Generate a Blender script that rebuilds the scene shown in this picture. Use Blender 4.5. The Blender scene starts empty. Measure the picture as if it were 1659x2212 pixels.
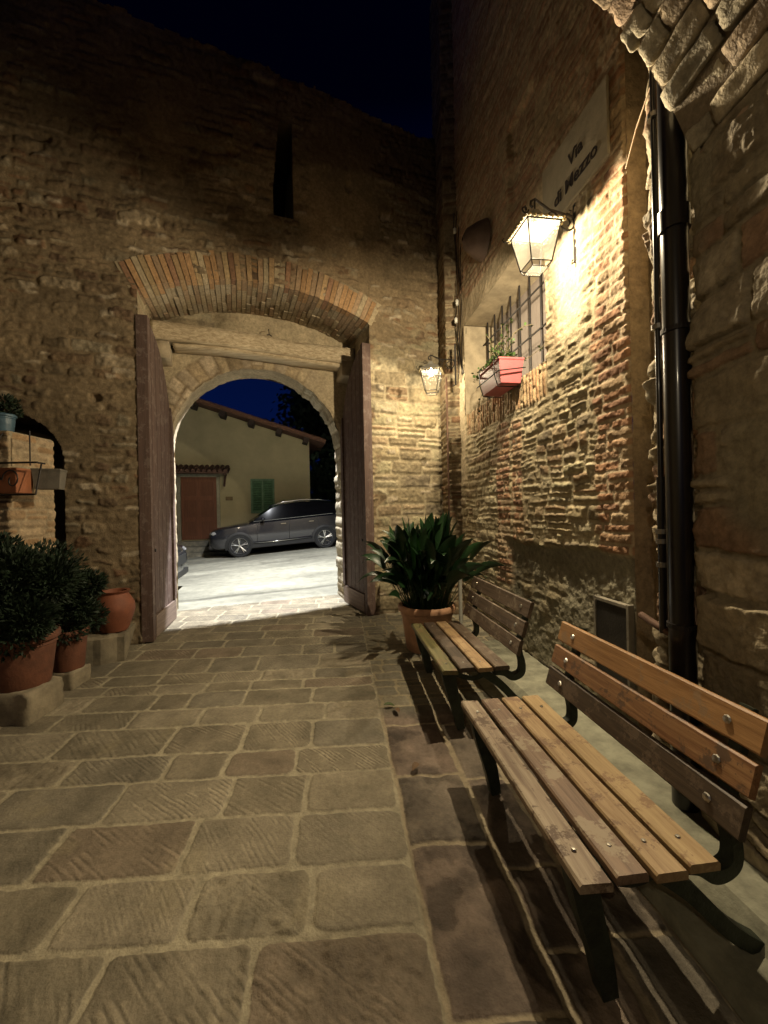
import bpy, bmesh, math, random
import numpy as np
from mathutils import Vector, Matrix
random.seed(7)
scn = bpy.context.scene
COL = scn.collection
PI = math.pi
R = math.radians

# ------------------------------------------------------------------ camera
F = 862.0; RC, RS = math.cos(R(1.2)), math.sin(R(1.2))
cam_d = bpy.data.cameras.new('camera'); cam = bpy.data.objects.new('camera', cam_d); COL.objects.link(cam)
cam.location = (0, 0, 1.6)
cam.matrix_world = Matrix.Translation((0, 0, 1.6)) @ Matrix.Rotation(R(90), 4, 'X') @ Matrix.Rotation(R(-1.2), 4, 'Z')
cam_d.sensor_fit = 'VERTICAL'; cam_d.sensor_height = 36; cam_d.lens = 36 * F / 2212
cam_d.clip_start = .02; cam_d.clip_end = 500
scn.camera = cam

# ------------------------------------------------------------------ noise
def _hash(ix, iy, seed):
    n = (ix.astype(np.int64) * 374761393 + iy.astype(np.int64) * 668265263 + seed * 1442695041) & 0x7fffffff
    n = (n ^ (n >> 13)) * 1274126177 & 0x7fffffff
    n = (n ^ (n >> 16)) * 668265263 & 0x7fffffff
    return ((n ^ (n >> 15)) & 0xffffff) / float(0xffffff)
def vn(x, y, seed=0):
    ix = np.floor(x); iy = np.floor(y); fx = x - ix; fy = y - iy
    fx = fx * fx * (3 - 2 * fx); fy = fy * fy * (3 - 2 * fy)
    a = _hash(ix, iy, seed); b = _hash(ix + 1, iy, seed); c = _hash(ix, iy + 1, seed); d = _hash(ix + 1, iy + 1, seed)
    return (a + (b - a) * fx) * (1 - fy) + (c + (d - c) * fx) * fy - .5
def fbm(x, y, seed=0, o=4):
    r = 0; a = 1.
    for i in range(o):
        r = r + a * vn(x, y, seed + i * 17); x = x * 2.03 + 5.1; y = y * 2.03 + 1.7; a *= .5
    return r
def sstep(a, b, x):
    t = np.clip((x - a) / (b - a), 0, 1); return t * t * (3 - 2 * t)

# ------------------------------------------------------------------ materials
MATS = {}
def newmat(name):
    m = bpy.data.materials.new(name); m.use_nodes = True; nt = m.node_tree
    return m, nt, nt.nodes['Principled BSDF']
def mat(name, col, rough=.6, metal=0, var=.25, scale=8, bump=.2, bscale=60, coat=0, col2=None, stretch=None):
    if name in MATS: return MATS[name]
    m, nt, b = newmat(name); N = nt.nodes; L = nt.links
    tc = N.new('ShaderNodeTexCoord'); mp = N.new('ShaderNodeMapping'); L.new(tc.outputs['Object'], mp.inputs[0])
    if stretch: mp.inputs['Scale'].default_value = stretch
    n = N.new('ShaderNodeTexNoise'); n.inputs['Scale'].default_value = scale; n.inputs['Detail'].default_value = 6; n.inputs['Roughness'].default_value = .65
    L.new(mp.outputs[0], n.inputs['Vector'])
    r = N.new('ShaderNodeValToRGB'); L.new(n.outputs['Fac'], r.inputs[0])
    c2 = col2 or tuple(c * (1 - var) for c in col)
    r.color_ramp.elements[0].position = .36; r.color_ramp.elements[1].position = .64
    r.color_ramp.elements[0].color = (*c2, 1); r.color_ramp.elements[1].color = (*[min(1, c * (1 + var * .4)) for c in col], 1)
    L.new(r.outputs[0], b.inputs['Base Color'])
    b.inputs['Roughness'].default_value = rough; b.inputs['Metallic'].default_value = metal
    if coat: b.inputs['Coat Weight'].default_value = coat; b.inputs['Coat Roughness'].default_value = .08
    if bump:
        n2 = N.new('ShaderNodeTexNoise'); n2.inputs['Scale'].default_value = bscale; n2.inputs['Detail'].default_value = 4; L.new(mp.outputs[0], n2.inputs['Vector'])
        bp = N.new('ShaderNodeBump'); bp.inputs['Strength'].default_value = bump; bp.inputs['Distance'].default_value = .01
        L.new(n2.outputs['Fac'], bp.inputs['Height']); L.new(bp.outputs[0], b.inputs['Normal'])
    MATS[name] = m; return m
def attr_mat(name, rough=.9, bump=.5, bscale=70, var=.35, vscale=25):
    m, nt, b = newmat(name); N = nt.nodes; L = nt.links
    at = N.new('ShaderNodeAttribute'); at.attribute_name = 'tone'
    tc = N.new('ShaderNodeTexCoord')
    n = N.new('ShaderNodeTexNoise'); n.inputs['Scale'].default_value = vscale; n.inputs['Detail'].default_value = 8; n.inputs['Roughness'].default_value = .7
    L.new(tc.outputs['Object'], n.inputs['Vector'])
    mr = N.new('ShaderNodeMapRange'); mr.inputs[1].default_value = .3; mr.inputs[2].default_value = .7; mr.inputs[3].default_value = 1 - var; mr.inputs[4].default_value = 1 + var
    L.new(n.outputs['Fac'], mr.inputs[0])
    vm = N.new('ShaderNodeVectorMath'); vm.operation = 'SCALE'; L.new(at.outputs['Color'], vm.inputs[0]); L.new(mr.outputs[0], vm.inputs['Scale'])
    L.new(vm.outputs[0], b.inputs['Base Color'])
    b.inputs['Roughness'].default_value = rough; b.inputs['Specular IOR Level'].default_value = .3
    n2 = N.new('ShaderNodeTexNoise'); n2.inputs['Scale'].default_value = bscale; n2.inputs['Detail'].default_value = 6; L.new(tc.outputs['Object'], n2.inputs['Vector'])
    bp = N.new('ShaderNodeBump'); bp.inputs['Strength'].default_value = bump; bp.inputs['Distance'].default_value = .012
    L.new(n2.outputs['Fac'], bp.inputs['Height']); L.new(bp.outputs[0], b.inputs['Normal'])
    return m
M_STONE = attr_mat('rubble_masonry')
M_FLOOR = attr_mat('paving', rough=.72, bump=.45, bscale=110, var=.22, vscale=40)
def wood_mat(name, c1, c2, rough=.6, wear=None, axis=1):
    m, nt, b = newmat(name); N = nt.nodes; L = nt.links
    tc = N.new('ShaderNodeTexCoord'); mp = N.new('ShaderNodeMapping'); L.new(tc.outputs['Object'], mp.inputs[0])
    sc = [38, 38, 38]; sc[axis] = 2.2; mp.inputs['Scale'].default_value = sc
    n = N.new('ShaderNodeTexNoise'); n.inputs['Scale'].default_value = 1.; n.inputs['Detail'].default_value = 8; n.inputs['Roughness'].default_value = .7; n.inputs['Distortion'].default_value = .6
    L.new(mp.outputs[0], n.inputs['Vector'])
    r = N.new('ShaderNodeValToRGB'); L.new(n.outputs['Fac'], r.inputs[0]); r.color_ramp.elements[0].position = .36; r.color_ramp.elements[1].position = .62
    r.color_ramp.elements[0].color = (*c2, 1); r.color_ramp.elements[1].color = (*c1, 1)
    out = r.outputs[0]
    n3 = N.new('ShaderNodeTexNoise'); n3.inputs['Scale'].default_value = 9; n3.inputs['Detail'].default_value = 7; n3.inputs['Roughness'].default_value = .75; L.new(tc.outputs['Object'], n3.inputs['Vector'])
    if wear:
        r3 = N.new('ShaderNodeValToRGB'); L.new(n3.outputs['Fac'], r3.inputs[0]); r3.color_ramp.elements[0].position = .53; r3.color_ramp.elements[1].position = .58
        mx = N.new('ShaderNodeMix'); mx.data_type = 'RGBA'; L.new(r3.outputs[0], mx.inputs[0]); L.new(out, mx.inputs[6]); mx.inputs[7].default_value = (*wear, 1)
        out = mx.outputs[2]
    L.new(out, b.inputs['Base Color']); b.inputs['Roughness'].default_value = rough
    bp = N.new('ShaderNodeBump'); bp.inputs['Strength'].default_value = .55; bp.inputs['Distance'].default_value = .004
    L.new(n.outputs['Fac'], bp.inputs['Height']); L.new(bp.outputs[0], b.inputs['Normal'])
    return m

# ------------------------------------------------------------------ object helpers
def tag(o, label=None, cat=None, group=None, kind=None):
    if label: o['label'] = label
    if cat: o['category'] = cat
    if group: o['group'] = group
    if kind: o['kind'] = kind
    return o
def empty(name, loc=(0, 0, 0), rz=0, label=None, cat=None, group=None):
    o = bpy.data.objects.new(name, None); COL.objects.link(o); o.location = loc; o.rotation_euler = (0, 0, rz); o.empty_display_size = .1
    return tag(o, label, cat, group)
def link(name, me, m, parent=None, smooth=False):
    o = bpy.data.objects.new(name, me); COL.objects.link(o)
    if m: me.materials.append(m)
    if smooth: me.polygons.foreach_set('use_smooth', [True] * len(me.polygons))
    if parent: o.parent = parent
    return o
def copy_tree(o, parent=None):
    c = o.copy(); COL.objects.link(c)
    if parent: c.parent = parent
    for ch in [x for x in bpy.data.objects if x.parent == o]: copy_tree(ch, c)
    return c
class MB:
    def __init__(s): s.v = []; s.f = []; s.ch = []
    def add(s, vs, fs):
        vs = [tuple(p) for p in vs]; s.ch.append((vs, list(fs)))
        n = len(s.v); s.v += [tuple(p) for p in vs]; s.f += [tuple(i + n for i in f) for f in fs]; return s
    def box(s, c, d, rot=None, taper=1.0):
        hx, hy, hz = d[0] / 2, d[1] / 2, d[2] / 2; vs = []
        for z in (-hz, hz):
            k = taper if z > 0 else 1
            for x, y in ((-hx, -hy), (hx, -hy), (hx, hy), (-hx, hy)):
                p = Vector((x * k, y * k, z))
                if rot: p = rot @ p
                vs.append(p + Vector(c))
        return s.add(vs, [(3, 2, 1, 0), (4, 5, 6, 7), (0, 1, 5, 4), (1, 2, 6, 5), (2, 3, 7, 6), (3, 0, 4, 7)])
    def tube(s, pts, r, n=8, cap=True):
        pts = [Vector(p) for p in pts]; rs = r if isinstance(r, (list, tuple)) else [r] * len(pts)
        vs = []; up = None
        for i, p in enumerate(pts):
            d = (pts[min(i + 1, len(pts) - 1)] - pts[max(i - 1, 0)]).normalized()
            if up is None: up = Vector((0, 0, 1)) if abs(d.z) < .9 else Vector((1, 0, 0))
            a = d.cross(up).normalized(); b = a.cross(d).normalized(); up = b
            for k in range(n):
                t = 2 * PI * k / n; vs.append(p + (a * math.cos(t) + b * math.sin(t)) * rs[i])
        fs = []
        for i in range(len(pts) - 1):
            for k in range(n): fs.append((i * n + k, i * n + (k + 1) % n, (i + 1) * n + (k + 1) % n, (i + 1) * n + k))
        if cap: fs.append(tuple(range(n - 1, -1, -1))); fs.append(tuple((len(pts) - 1) * n + k for k in range(n)))
        return s.add(vs, fs)
    def lathe(s, prof, c=(0, 0, 0), n=40, wob=0):
        vs = []
        for i, (r, z) in enumerate(prof):
            for k in range(n):
                t = 2 * PI * k / n; rr = r * (1 + wob * math.sin(3 * t + i)); vs.append((c[0] + rr * math.cos(t), c[1] + rr * math.sin(t), c[2] + z))
        fs = []
        for i in range(len(prof) - 1):
            for k in range(n): fs.append((i * n + k, i * n + (k + 1) % n, (i + 1) * n + (k + 1) % n, (i + 1) * n + k))
        return s.add(vs, fs)
    def ribbon(s, prof, w, t, axis='x'):
        """flat bar of width w (along axis) and thickness t following a 2-D path prof in the plane (y,z); t may be a list"""
        n = len(prof); ts = t if isinstance(t, list) else [t] * n; vs = []
        for i, (a, b) in enumerate(prof):
            p0 = prof[max(i - 1, 0)]; p1 = prof[min(i + 1, n - 1)]; dx, dy = p1[0] - p0[0], p1[1] - p0[1]; l = math.hypot(dx, dy) or 1
            nx, ny = -dy / l, dx / l
            for (sx, st) in ((-1, -1), (1, -1), (1, 1), (-1, 1)):
                q = (a + nx * st * ts[i] / 2, b + ny * st * ts[i] / 2)
                vs.append((sx * w / 2, q[0], q[1]) if axis == 'x' else (q[0], sx * w / 2, q[1]))
        fs = [(3, 2, 1, 0), tuple((n - 1) * 4 + k for k in range(4))]
        for i in range(n - 1):
            for k in range(4): fs.append((i * 4 + k, i * 4 + (k + 1) % 4, (i + 1) * 4 + (k + 1) % 4, (i + 1) * 4 + k))
        return s.add(vs, fs)
    def build(s, name, m, parent=None, smooth=False, bevel=0, loc=None, angle=None):
        me = bpy.data.meshes.new(name); me.from_pydata(s.v, [], s.f)
        bm = bmesh.new(); bm.from_mesh(me); bmesh.ops.recalc_face_normals(bm, faces=bm.faces)
        if bevel: bmesh.ops.bevel(bm, geom=bm.edges[:], offset=bevel, segments=2, affect='EDGES', clamp_overlap=True)
        bm.to_mesh(me); bm.free(); me.update()
        o = link(name, me, m, parent, smooth)
        if loc: o.location = loc
        if smooth and angle: me.set_sharp_from_angle(angle=R(angle))
        return o
def _split(s, name, m, parent=None, **kw):
    out = []
    for vs, fs in s.ch: out.append(MB().add(vs, fs).build(name, m, parent, **kw))
    return out
MB.build_split = _split
def sheet(name, P, C, keep, m, parent=None, flip=False):
    """grid P (n,k,3) of points with tones C (n,k,3); keep (n-1,k-1) bool"""
    n, k, _ = P.shape
    idx = np.arange(n * k).reshape(n, k)
    q = np.stack([idx[:-1, :-1], idx[1:, :-1], idx[1:, 1:], idx[:-1, 1:]], -1)
    if flip: q = q[..., ::-1]
    q = q[keep] if keep is not None else q.reshape(-1, 4)
    used = np.unique(q); remap = np.full(n * k, -1); remap[used] = np.arange(len(used)); q = remap[q]
    V = P.reshape(-1, 3)[used]; T = C.reshape(-1, 3)[used]
    me = bpy.data.meshes.new(name)
    me.vertices.add(len(V)); me.vertices.foreach_set('co', V.astype(np.float32).ravel())
    me.loops.add(q.size); me.loops.foreach_set('vertex_index', q.astype(np.int32).ravel())
    me.polygons.add(len(q)); me.polygons.foreach_set('loop_start', np.arange(0, q.size, 4, dtype=np.int32))
    me.polygons.foreach_set('use_smooth', np.ones(len(q), bool))
    at = me.color_attributes.new('tone', 'FLOAT_COLOR', 'POINT')
    at.data.foreach_set('color', np.concatenate([T, np.ones((len(T), 1))], 1).astype(np.float32).ravel())
    me.update(calc_edges=True); me.validate()
    return link(name, me, m, parent)

# ------------------------------------------------------------------ masonry
STONES = [(.40, .31, .20), (.34, .26, .17), (.30, .23, .15), (.45, .37, .26), (.27, .21, .15), (.37, .27, .18), (.33, .22, .14), (.42, .35, .23)]
BROWN = [(.25, .17, .10), (.28, .20, .12), (.22, .15, .09), (.31, .23, .14), (.24, .18, .11), (.20, .13, .08), (.27, .16, .09), (.40, .33, .22)]
BRICKS = [(.42, .24, .14), (.38, .21, .12), (.46, .29, .17), (.34, .19, .12), (.46, .34, .21), (.41, .29, .18)]
MORT = (.38, .31, .20)
sc_ = lambda p, k: [tuple(c * k for c in q) for q in p]
STONES = sc_([(a, b * 1.04, c * .98) for a, b, c in STONES], .8); BROWN = sc_(BROWN, .72); BRICKS = sc_(BRICKS, .8)
def masonry(S, T, seed, ch, lw, joint=.008, relief=.018, edge=.018, warp=.02, pal=STONES, mortar=MORT, split=.25, rnd=.02, rough=.006, wfreq=3.0, tilt=.25, pits=0, smear=.75, st=.22):
    rng = np.random.RandomState(seed)
    Sw = S + warp * 1.4 * fbm(S * wfreq, T * wfreq, seed + 3) + warp * .35 * fbm(S * 22, T * 22, seed + 5, 2)
    Tw = T + warp * 1.2 * fbm(S * wfreq * .7, T * wfreq, seed + 9) + warp * .3 * fbm(S * 22, T * 22, seed + 6, 2)
    e = [T.min() - .3]
    while e[-1] < T.max() + .4: e.append(e[-1] + rng.uniform(*ch))
    e = np.array(e); ci = np.clip(np.searchsorted(e, Tw) - 1, 0, len(e) - 2)
    H = np.zeros_like(S); C = np.zeros(S.shape + (3,)); pal = np.array(pal)
    D = np.zeros_like(S); SID = np.zeros_like(S); GX = np.zeros_like(S); GY = np.zeros_like(S)
    for i in range(len(e) - 1):
        mk = ci == i
        if not mk.any(): continue
        s = Sw[mk]; t = Tw[mk]; h = e[i + 1] - e[i]
        f = [S.min() - .5 - rng.uniform(0, lw[1])]
        while f[-1] < S.max() + .6: f.append(f[-1] + rng.uniform(*lw) * (.75 + .5 * h / ch[1]))
        f = np.array(f); j = np.clip(np.searchsorted(f, s) - 1, 0, len(f) - 2)
        sp = rng.rand(len(f)) < split; sf = rng.uniform(.35, .65, len(f))
        lo = np.full_like(t, e[i]); hi = np.full_like(t, e[i + 1]); mid = e[i] + h * sf[j]
        up = sp[j] & (t > mid); dn = sp[j] & (t <= mid)
        lo[up] = mid[up]; hi[dn] = mid[dn]
        sid = j * 2 + up + i * 1013
        dx = np.minimum(s - f[j], f[j + 1] - s) - joint; dy = np.minimum(t - lo, hi - t) - joint
        r = rnd; cor = (dx < r) & (dy < r)
        d = np.minimum(dx, dy); d[cor] = (r - np.hypot(r - dx[cor], r - dy[cor]))
        D[mk] = d; SID[mk] = sid
        GX[mk] = (s - (f[j] + f[j + 1]) / 2) / .2; GY[mk] = (t - (lo + hi) / 2) / .1
    h1 = _hash(SID, SID * 0 + 3, seed); h2 = _hash(SID, SID * 0 + 7, seed); h3 = _hash(SID, SID * 0 + 11, seed); h4 = _hash(SID, SID * 0 + 13, seed)
    k = sstep(0, edge, D)
    pit = sstep(.12, .4, fbm(S * 30, T * 30, seed + 77, 3)) * pits
    H = relief * (.45 + .85 * h1) * k * (1 + tilt * ((h2 - .5) * GX + (h3 - .5) * GY * 1.6)) + rough * fbm(S * 26, T * 26, seed + 21, 4) * (.5 + k) + rough * 1.5 * fbm(S * 5, T * 5, seed + 22, 3) - pit * relief * .5
    cs = pal[np.clip((h4 * len(pal)).astype(int), 0, len(pal) - 1)] * (.82 + .36 * h2)[..., None]
    cs = cs * (1 + .35 * fbm(S * 14, T * 14, seed + 31, 4))[..., None]
    cm = np.array(mortar) * (1 + .3 * fbm(S * 18, T * 18, seed + 41, 4))[..., None]
    kk = sstep(.0, .3, k)[..., None]
    # smeared mortar over part of the stones
    sm = sstep(st, st + .28, fbm(S * 2.3, T * 2.3, seed + 51, 4))[..., None] * smear
    C = cm * (1 - kk) + cs * kk; C = C * (1 - sm) + cm * sm; H = H * (1 - .45 * sm[..., 0])
    return H, np.clip(C, .01, .8)
def plaster(S, T, seed, col, rough=.01):
    H = rough * fbm(S * 4, T * 4, seed, 5) + rough * .5 * fbm(S * 25, T * 25, seed + 4, 3)
    C = np.array(col) * (1 + .3 * fbm(S * 6, T * 6, seed + 8, 5))[..., None]
    return H, C
def blend(a, b, m):
    return a[0] * (1 - m) + b[0] * m, a[1] * (1 - m[..., None]) + b[1] * m[..., None]
def rect(S, T, s0, s1, t0, t1, soft=.012, wob=.03, seed=5):
    s = S + wob * fbm(S * 5, T * 5, seed, 3); t = T + wob * fbm(S * 5, T * 5, seed + 9, 3)
    d = np.minimum(np.minimum(s - s0, s1 - s), np.minimum(t - t0, t1 - t))
    return sstep(-soft, soft, d)

# ------------------------------------------------------------------ gate frame
GO = np.array([-1.914, 6.335]); GA = np.array([.9397, .3420]); GN = np.array([.3420, -.9397]); GANG = R(20)
DF = 1.10
def gp(a, b, z):
    return np.stack([GO[0] + a * GA[0] + b * GN[0], GO[1] + a * GA[1] + b * GN[1], z + 0 * a], -1)
def gv(a, b, z): return Vector((GO[0] + a * GA[0] + b * GN[0], GO[1] + a * GA[1] + b * GN[1], z))
def ground(x, y):
    s = -((x - GO[0]) * GN[0] + (y - GO[1]) * GN[1]); t = (x - GO[0]) * GA[0] + (y - GO[1]) * GA[1]
    z = .12 * sstep(1.5, 6.5, y)
    so = np.clip(s, 0, 30)
    return z + .0294 * so + .057 * np.clip(t, -8, 10) * np.clip(so / 6, 0, 1)
def gz(x, y): return float(ground(np.array(float(x)), np.array(float(y))))

# ------------------------------------------------------------------ paving
def spaced(a, b, fn):
    o = [a]
    while o[-1] < b: o.append(o[-1] + fn(o[-1]))
    return np.array(o)
ys = spaced(.45, 7.35, lambda y: .0055 + .0016 * max(0, y - 1.2) ** 1.3)
xs = spaced(-5.2, 2.1, lambda x: .0065 if -1.6 < x < 1.25 else (.011 if -3 < x else .03))
Y, X = np.meshgrid(ys, xs, indexing='ij')
def zoompt(zx, zy):      # paving joint read off the photograph -> ground point
    u = (zx / 1.106) / 1.5431; v = (2100 + zy / 1.106) / 1.5431
    x = u - 829.5; y = v - 1106; xr = x * RC - y * RS; yr = x * RS + y * RC
    d = F * 1.58 / yr; return xr / F * d, d
rowz = [(1230, [930, 370]), (960, [1155, 715, 285]), (760, [1087, 705, 225]), (600, [1130, 840, 440, 30]), (475, [1090, 840, 635, 300]), (378, [1150, 908, 645, 285]), (300, [1200, 962, 755, 540, 300]), (242, [1150, 910, 720, 560, 380])]
cb = [.4, .75, 1.12, 1.535, 1.83, 2.158, 2.476, 2.736, 3.08, 3.34, 3.62, 3.8, 4.02, 4.4, 4.7, 4.95, 5.25, 5.5, 5.8, 6.1, 6.35, 6.65, 6.95, 7.3, 7.7]
rng = np.random.RandomState(4)
joints = []
rows = {}
for zy, xsr in rowz:
    for zx in xsr:
        px, py = zoompt(zx, zy); c = py - .05 * px + .0; b = px + .117 * py
        i = int(np.searchsorted(cb, c) - 1); rows.setdefault(i, []).append(b)
for i in range(len(cb) - 1):
    js = sorted(rows.get(i, [rng.uniform(-.5, -.1)]))
    js = [b for k, b in enumerate(js) if k == 0 or b - js[k - 1] > .18]
    while js[0] > -5: js.insert(0, js[0] - rng.uniform(.38, .68))
    while js[-1] < .31 - .62: js.append(js[-1] + rng.uniform(.36, .6))
    js = [b for b in js if b < .31 - .28] + [.31]
    joints.append(np.array(js))
Bc = X + .117 * Y; Cc = Y - .05 * X
w1 = .014 * fbm(X * 4, Y * 4, 3) + .006 * fbm(X * 20, Y * 20, 8, 2); w2 = .014 * fbm(X * 3, Y * 3, 13) + .006 * fbm(X * 20, Y * 20, 18, 2)
Bw = Bc + w1; Cw = Cc + w2
ci = np.clip(np.searchsorted(cb, Cw) - 1, 0, len(cb) - 2); cba = np.array(cb)
D = np.zeros_like(X); SID = np.zeros_like(X)
for i in range(len(cb) - 1):
    mk = (ci == i)
    if not mk.any(): continue
    f = joints[i]; s = Bw[mk]; t = Cw[mk]; j = np.clip(np.searchsorted(f, s) - 1, 0, len(f) - 2)
    jx = .007 + .010 * _hash(j, j * 0 + i, 5); jy = .007 + .006 * _hash(j * 0, j * 0 + i, 9)
    dx = np.minimum(s - f[j], f[j + 1] - s) - jx; dy = np.minimum(t - cba[i], cba[i + 1] - t) - jy
    r = .018 + .04 * _hash(j, j * 0 + i, 12); r = np.minimum(r, .07)
    cor = (dx < r) & (dy < r); d = np.minimum(dx, dy); d[cor] = (r - np.hypot(r - dx, r - dy))[cor]
    D[mk] = d; SID[mk] = j + i * 97
def chisel(X, Y, SID, seed):
    a = np.where(_hash(SID, SID * 0, seed) < .82, 1, -1) * R(1) * (28 + 26 * _hash(SID, SID * 0 + 1, seed))
    p = .021 + .014 * _hash(SID, SID * 0 + 2, seed); amp = np.clip(_hash(SID, SID * 0 + 4, seed) * 1.5 - .45, 0, 1)
    q = X * np.sin(a) + Y * np.cos(a); l = X * np.cos(a) - Y * np.sin(a)
    w = np.sin(2 * PI * (q + .010 * fbm(X * 6, Y * 6, seed + 4, 2) + .004 * fbm(X * 30, Y * 30, seed + 5, 2)) / p)
    br = sstep(-.15, .2, fbm(l * 10, q * 34, seed + 6, 2)) * sstep(-.45, .1, fbm(X * 4, Y * 4, seed + 7, 3))
    g = sstep(.05, .85, w)
    return 1 - 2 * g, amp * br
wv, am = chisel(X, Y, SID, 31)
k = sstep(-.001, .009, D + .004 * fbm(X * 30, Y * 30, 44, 3))
hh = _hash(SID, SID * 0 + 9, 2); h2 = _hash(SID, SID * 0 + 10, 2)
lump = ((hh > .93) | ((Cc < 1.5) & (Bc > -.42) & (Bc < .3))) * 1.0
Hs = .006 * k + .0022 * wv * am * k + .003 * fbm(X * 6, Y * 6, 50) + .0026 * fbm(X * 34, Y * 34, 51, 4) + .004 * (hh - .5) * k + lump * (.010 * fbm(X * 22, Y * 22, 55, 3) - .006 * sstep(.1, .4, fbm(X * 16, Y * 16, 56, 2))) * k
SC = 1.12 * np.array([(.215, .185, .13), (.235, .20, .14), (.20, .17, .12), (.245, .21, .15), (.22, .175, .125), (.195, .17, .125)])
cs = SC[np.clip((h2 * 6).astype(int), 0, 5)] * (1 + .45 * fbm(X * 7, Y * 7, 60, 5))[..., None] * (.92 + .25 * (hh - .5))[..., None] * (1 + .40 * np.clip(wv, -1, 1) * am)[..., None]
blot = sstep(.35, .6, fbm(X * 3.1, Y * 3.1, 66, 4))[..., None]
cs = cs * (1 - .35 * blot) + np.array((.32, .27, .17)) * .35 * blot
cm = np.array((.36, .315, .22)) * (1 + .35 * fbm(X * 24, Y * 24, 61))[..., None]
kk = sstep(0, .35, k)[..., None]
left = (Hs, cm * (1 - kk) + cs * kk)
# strip beside the wall: long reddish slabs with joints running along the street
sb = np.array([.31, .42 + .3, .97, 1.25, 1.62, 2.1]); Bq = Bc + .02 * fbm(X * 3.5, Y * 3.5, 71) + .008 * fbm(X * 18, Y * 18, 72, 3)
si = np.clip(np.searchsorted(sb, Bq) - 1, 0, 4)
D2 = np.zeros_like(X); S2 = np.zeros_like(X)
for i in range(5):
    mk = si == i; f = [0.]
    while f[-1] < 9: f.append(f[-1] + rng.uniform(.32, .75))
    f = np.array(f); t = (Cc + .02 * fbm(X * 5, Y * 5, 73 + i))[mk]; j = np.clip(np.searchsorted(f, t) - 1, 0, len(f) - 2); s = Bq[mk]
    D2[mk] = np.minimum(np.minimum(s - sb[i], sb[i + 1] - s) - .012, np.minimum(t - f[j], f[j + 1] - t) - .005); S2[mk] = j + i * 71
k2 = sstep(0, .02, D2); g2 = _hash(S2, S2 * 0, 3)
H2 = .008 * k2 - .012 + .014 * fbm(X * 4, Y * 4, 80) + .008 * fbm(X * 18, Y * 18, 81, 5) - .010 * sstep(.15, .45, fbm(X * 5, Y * 5, 85, 5)) + .006 * (g2 - .5) * k2
RC2 = np.array([(.20, .15, .115), (.18, .145, .11), (.215, .165, .125), (.17, .145, .11)])
c2 = RC2[np.clip((g2 * 4).astype(int), 0, 3)] * (.9 + .7 * fbm(X * 7, Y * 7, 83, 6))[..., None]
c2 = c2 * (1 - .5 * sstep(.1, .4, fbm(X * 5, Y * 5, 85, 5)))[..., None]
c2m = np.array((.33, .27, .18)) * (1 + .3 * fbm(X * 24, Y * 24, 84))[..., None]
kk2 = sstep(0, .4, k2)[..., None]
right = (H2, c2m * (1 - kk2) + c2 * kk2)
far = masonry(Bc, Cc, 90, (.12, .2), (.16, .34), relief=.008, pal=[(.20, .18, .13), (.23, .20, .14), (.17, .15, .11)], mortar=(.30, .25, .16), warp=.03, rough=.004)
right = blend(right, far, sstep(3.0, 3.25, Cc))
mR = sstep(.300, .318, Bc + .02 * fbm(X * 4, Y * 4, 77) * sstep(2.3, 2.6, Y))
Hf, Cf = blend(left, right, mR)
aG = (X - GO[0]) * GA[0] + (Y - GO[1]) * GA[1]; bG = (X - GO[0]) * GN[0] + (Y - GO[1]) * GN[1]
P = np.stack([X, Y, ground(X, Y) + Hf - .01], -1)
keep = (bG[:-1, :-1] > -.42)
tag(sheet('paving', P, Cf, keep, M_FLOOR, flip=True), 'grey chiselled stone paving with pale mortar joints', 'paving', kind='structure')

# outside road (one sheet to the horizon)
def road():
    a = np.concatenate([np.linspace(-160, -12, 30), np.linspace(-11, 11, 150), np.linspace(12, 160, 30)])
    s = np.concatenate([spaced(.37, 16, lambda t: .05 + .01 * t), np.linspace(18, 300, 40)])
    S, A = np.meshgrid(s, a, indexing='ij')
    p = gp(A, -S, 0); z = ground(p[..., 0], p[..., 1]) - .006 + .01 * fbm(A * 1.3, S * 1.3, 5)
    p[..., 2] = z
    C = np.array((.27, .26, .205)) * (1 + .55 * fbm(A * .7, S * 2.4, 6, 6))[..., None]
    gut = sstep(.12, .05, np.abs(S - 1.15 - .25 * A * .12 + .1 * fbm(A * 2, S * 2, 9)))
    C = C * (1 - .45 * gut)[..., None]
    crack = sstep(.02, .0, np.abs(A - 1.05 + .2 * fbm(S * 2, A, 4))) * (S > 2)
    C = C * (1 - .4 * crack)[..., None]
    pat = rect(A, S, .2, 1.0, 4.6, 4.9, soft=.05, wob=.15)
    C = C * (1 - .35 * pat)[..., None]
    tag(sheet('road', p, C, None, attr_mat('road_concrete', rough=.85, bump=.3, bscale=40, var=.25, vscale=5), flip=False), 'pale worn concrete road outside the gate', 'road', kind='structure')
road()
# ground under everything behind and beside the camera
me = MB().add([(-160, -160, -.06), (160, -160, -.06), (160, 5.0, -.06), (-160, 5.0, -.06)], [(0, 1, 2, 3)])
tag(me.build('ground', mat('earth', (.15, .12, .08), .9)), 'plain dark ground of the old town', 'ground', kind='structure')

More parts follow.
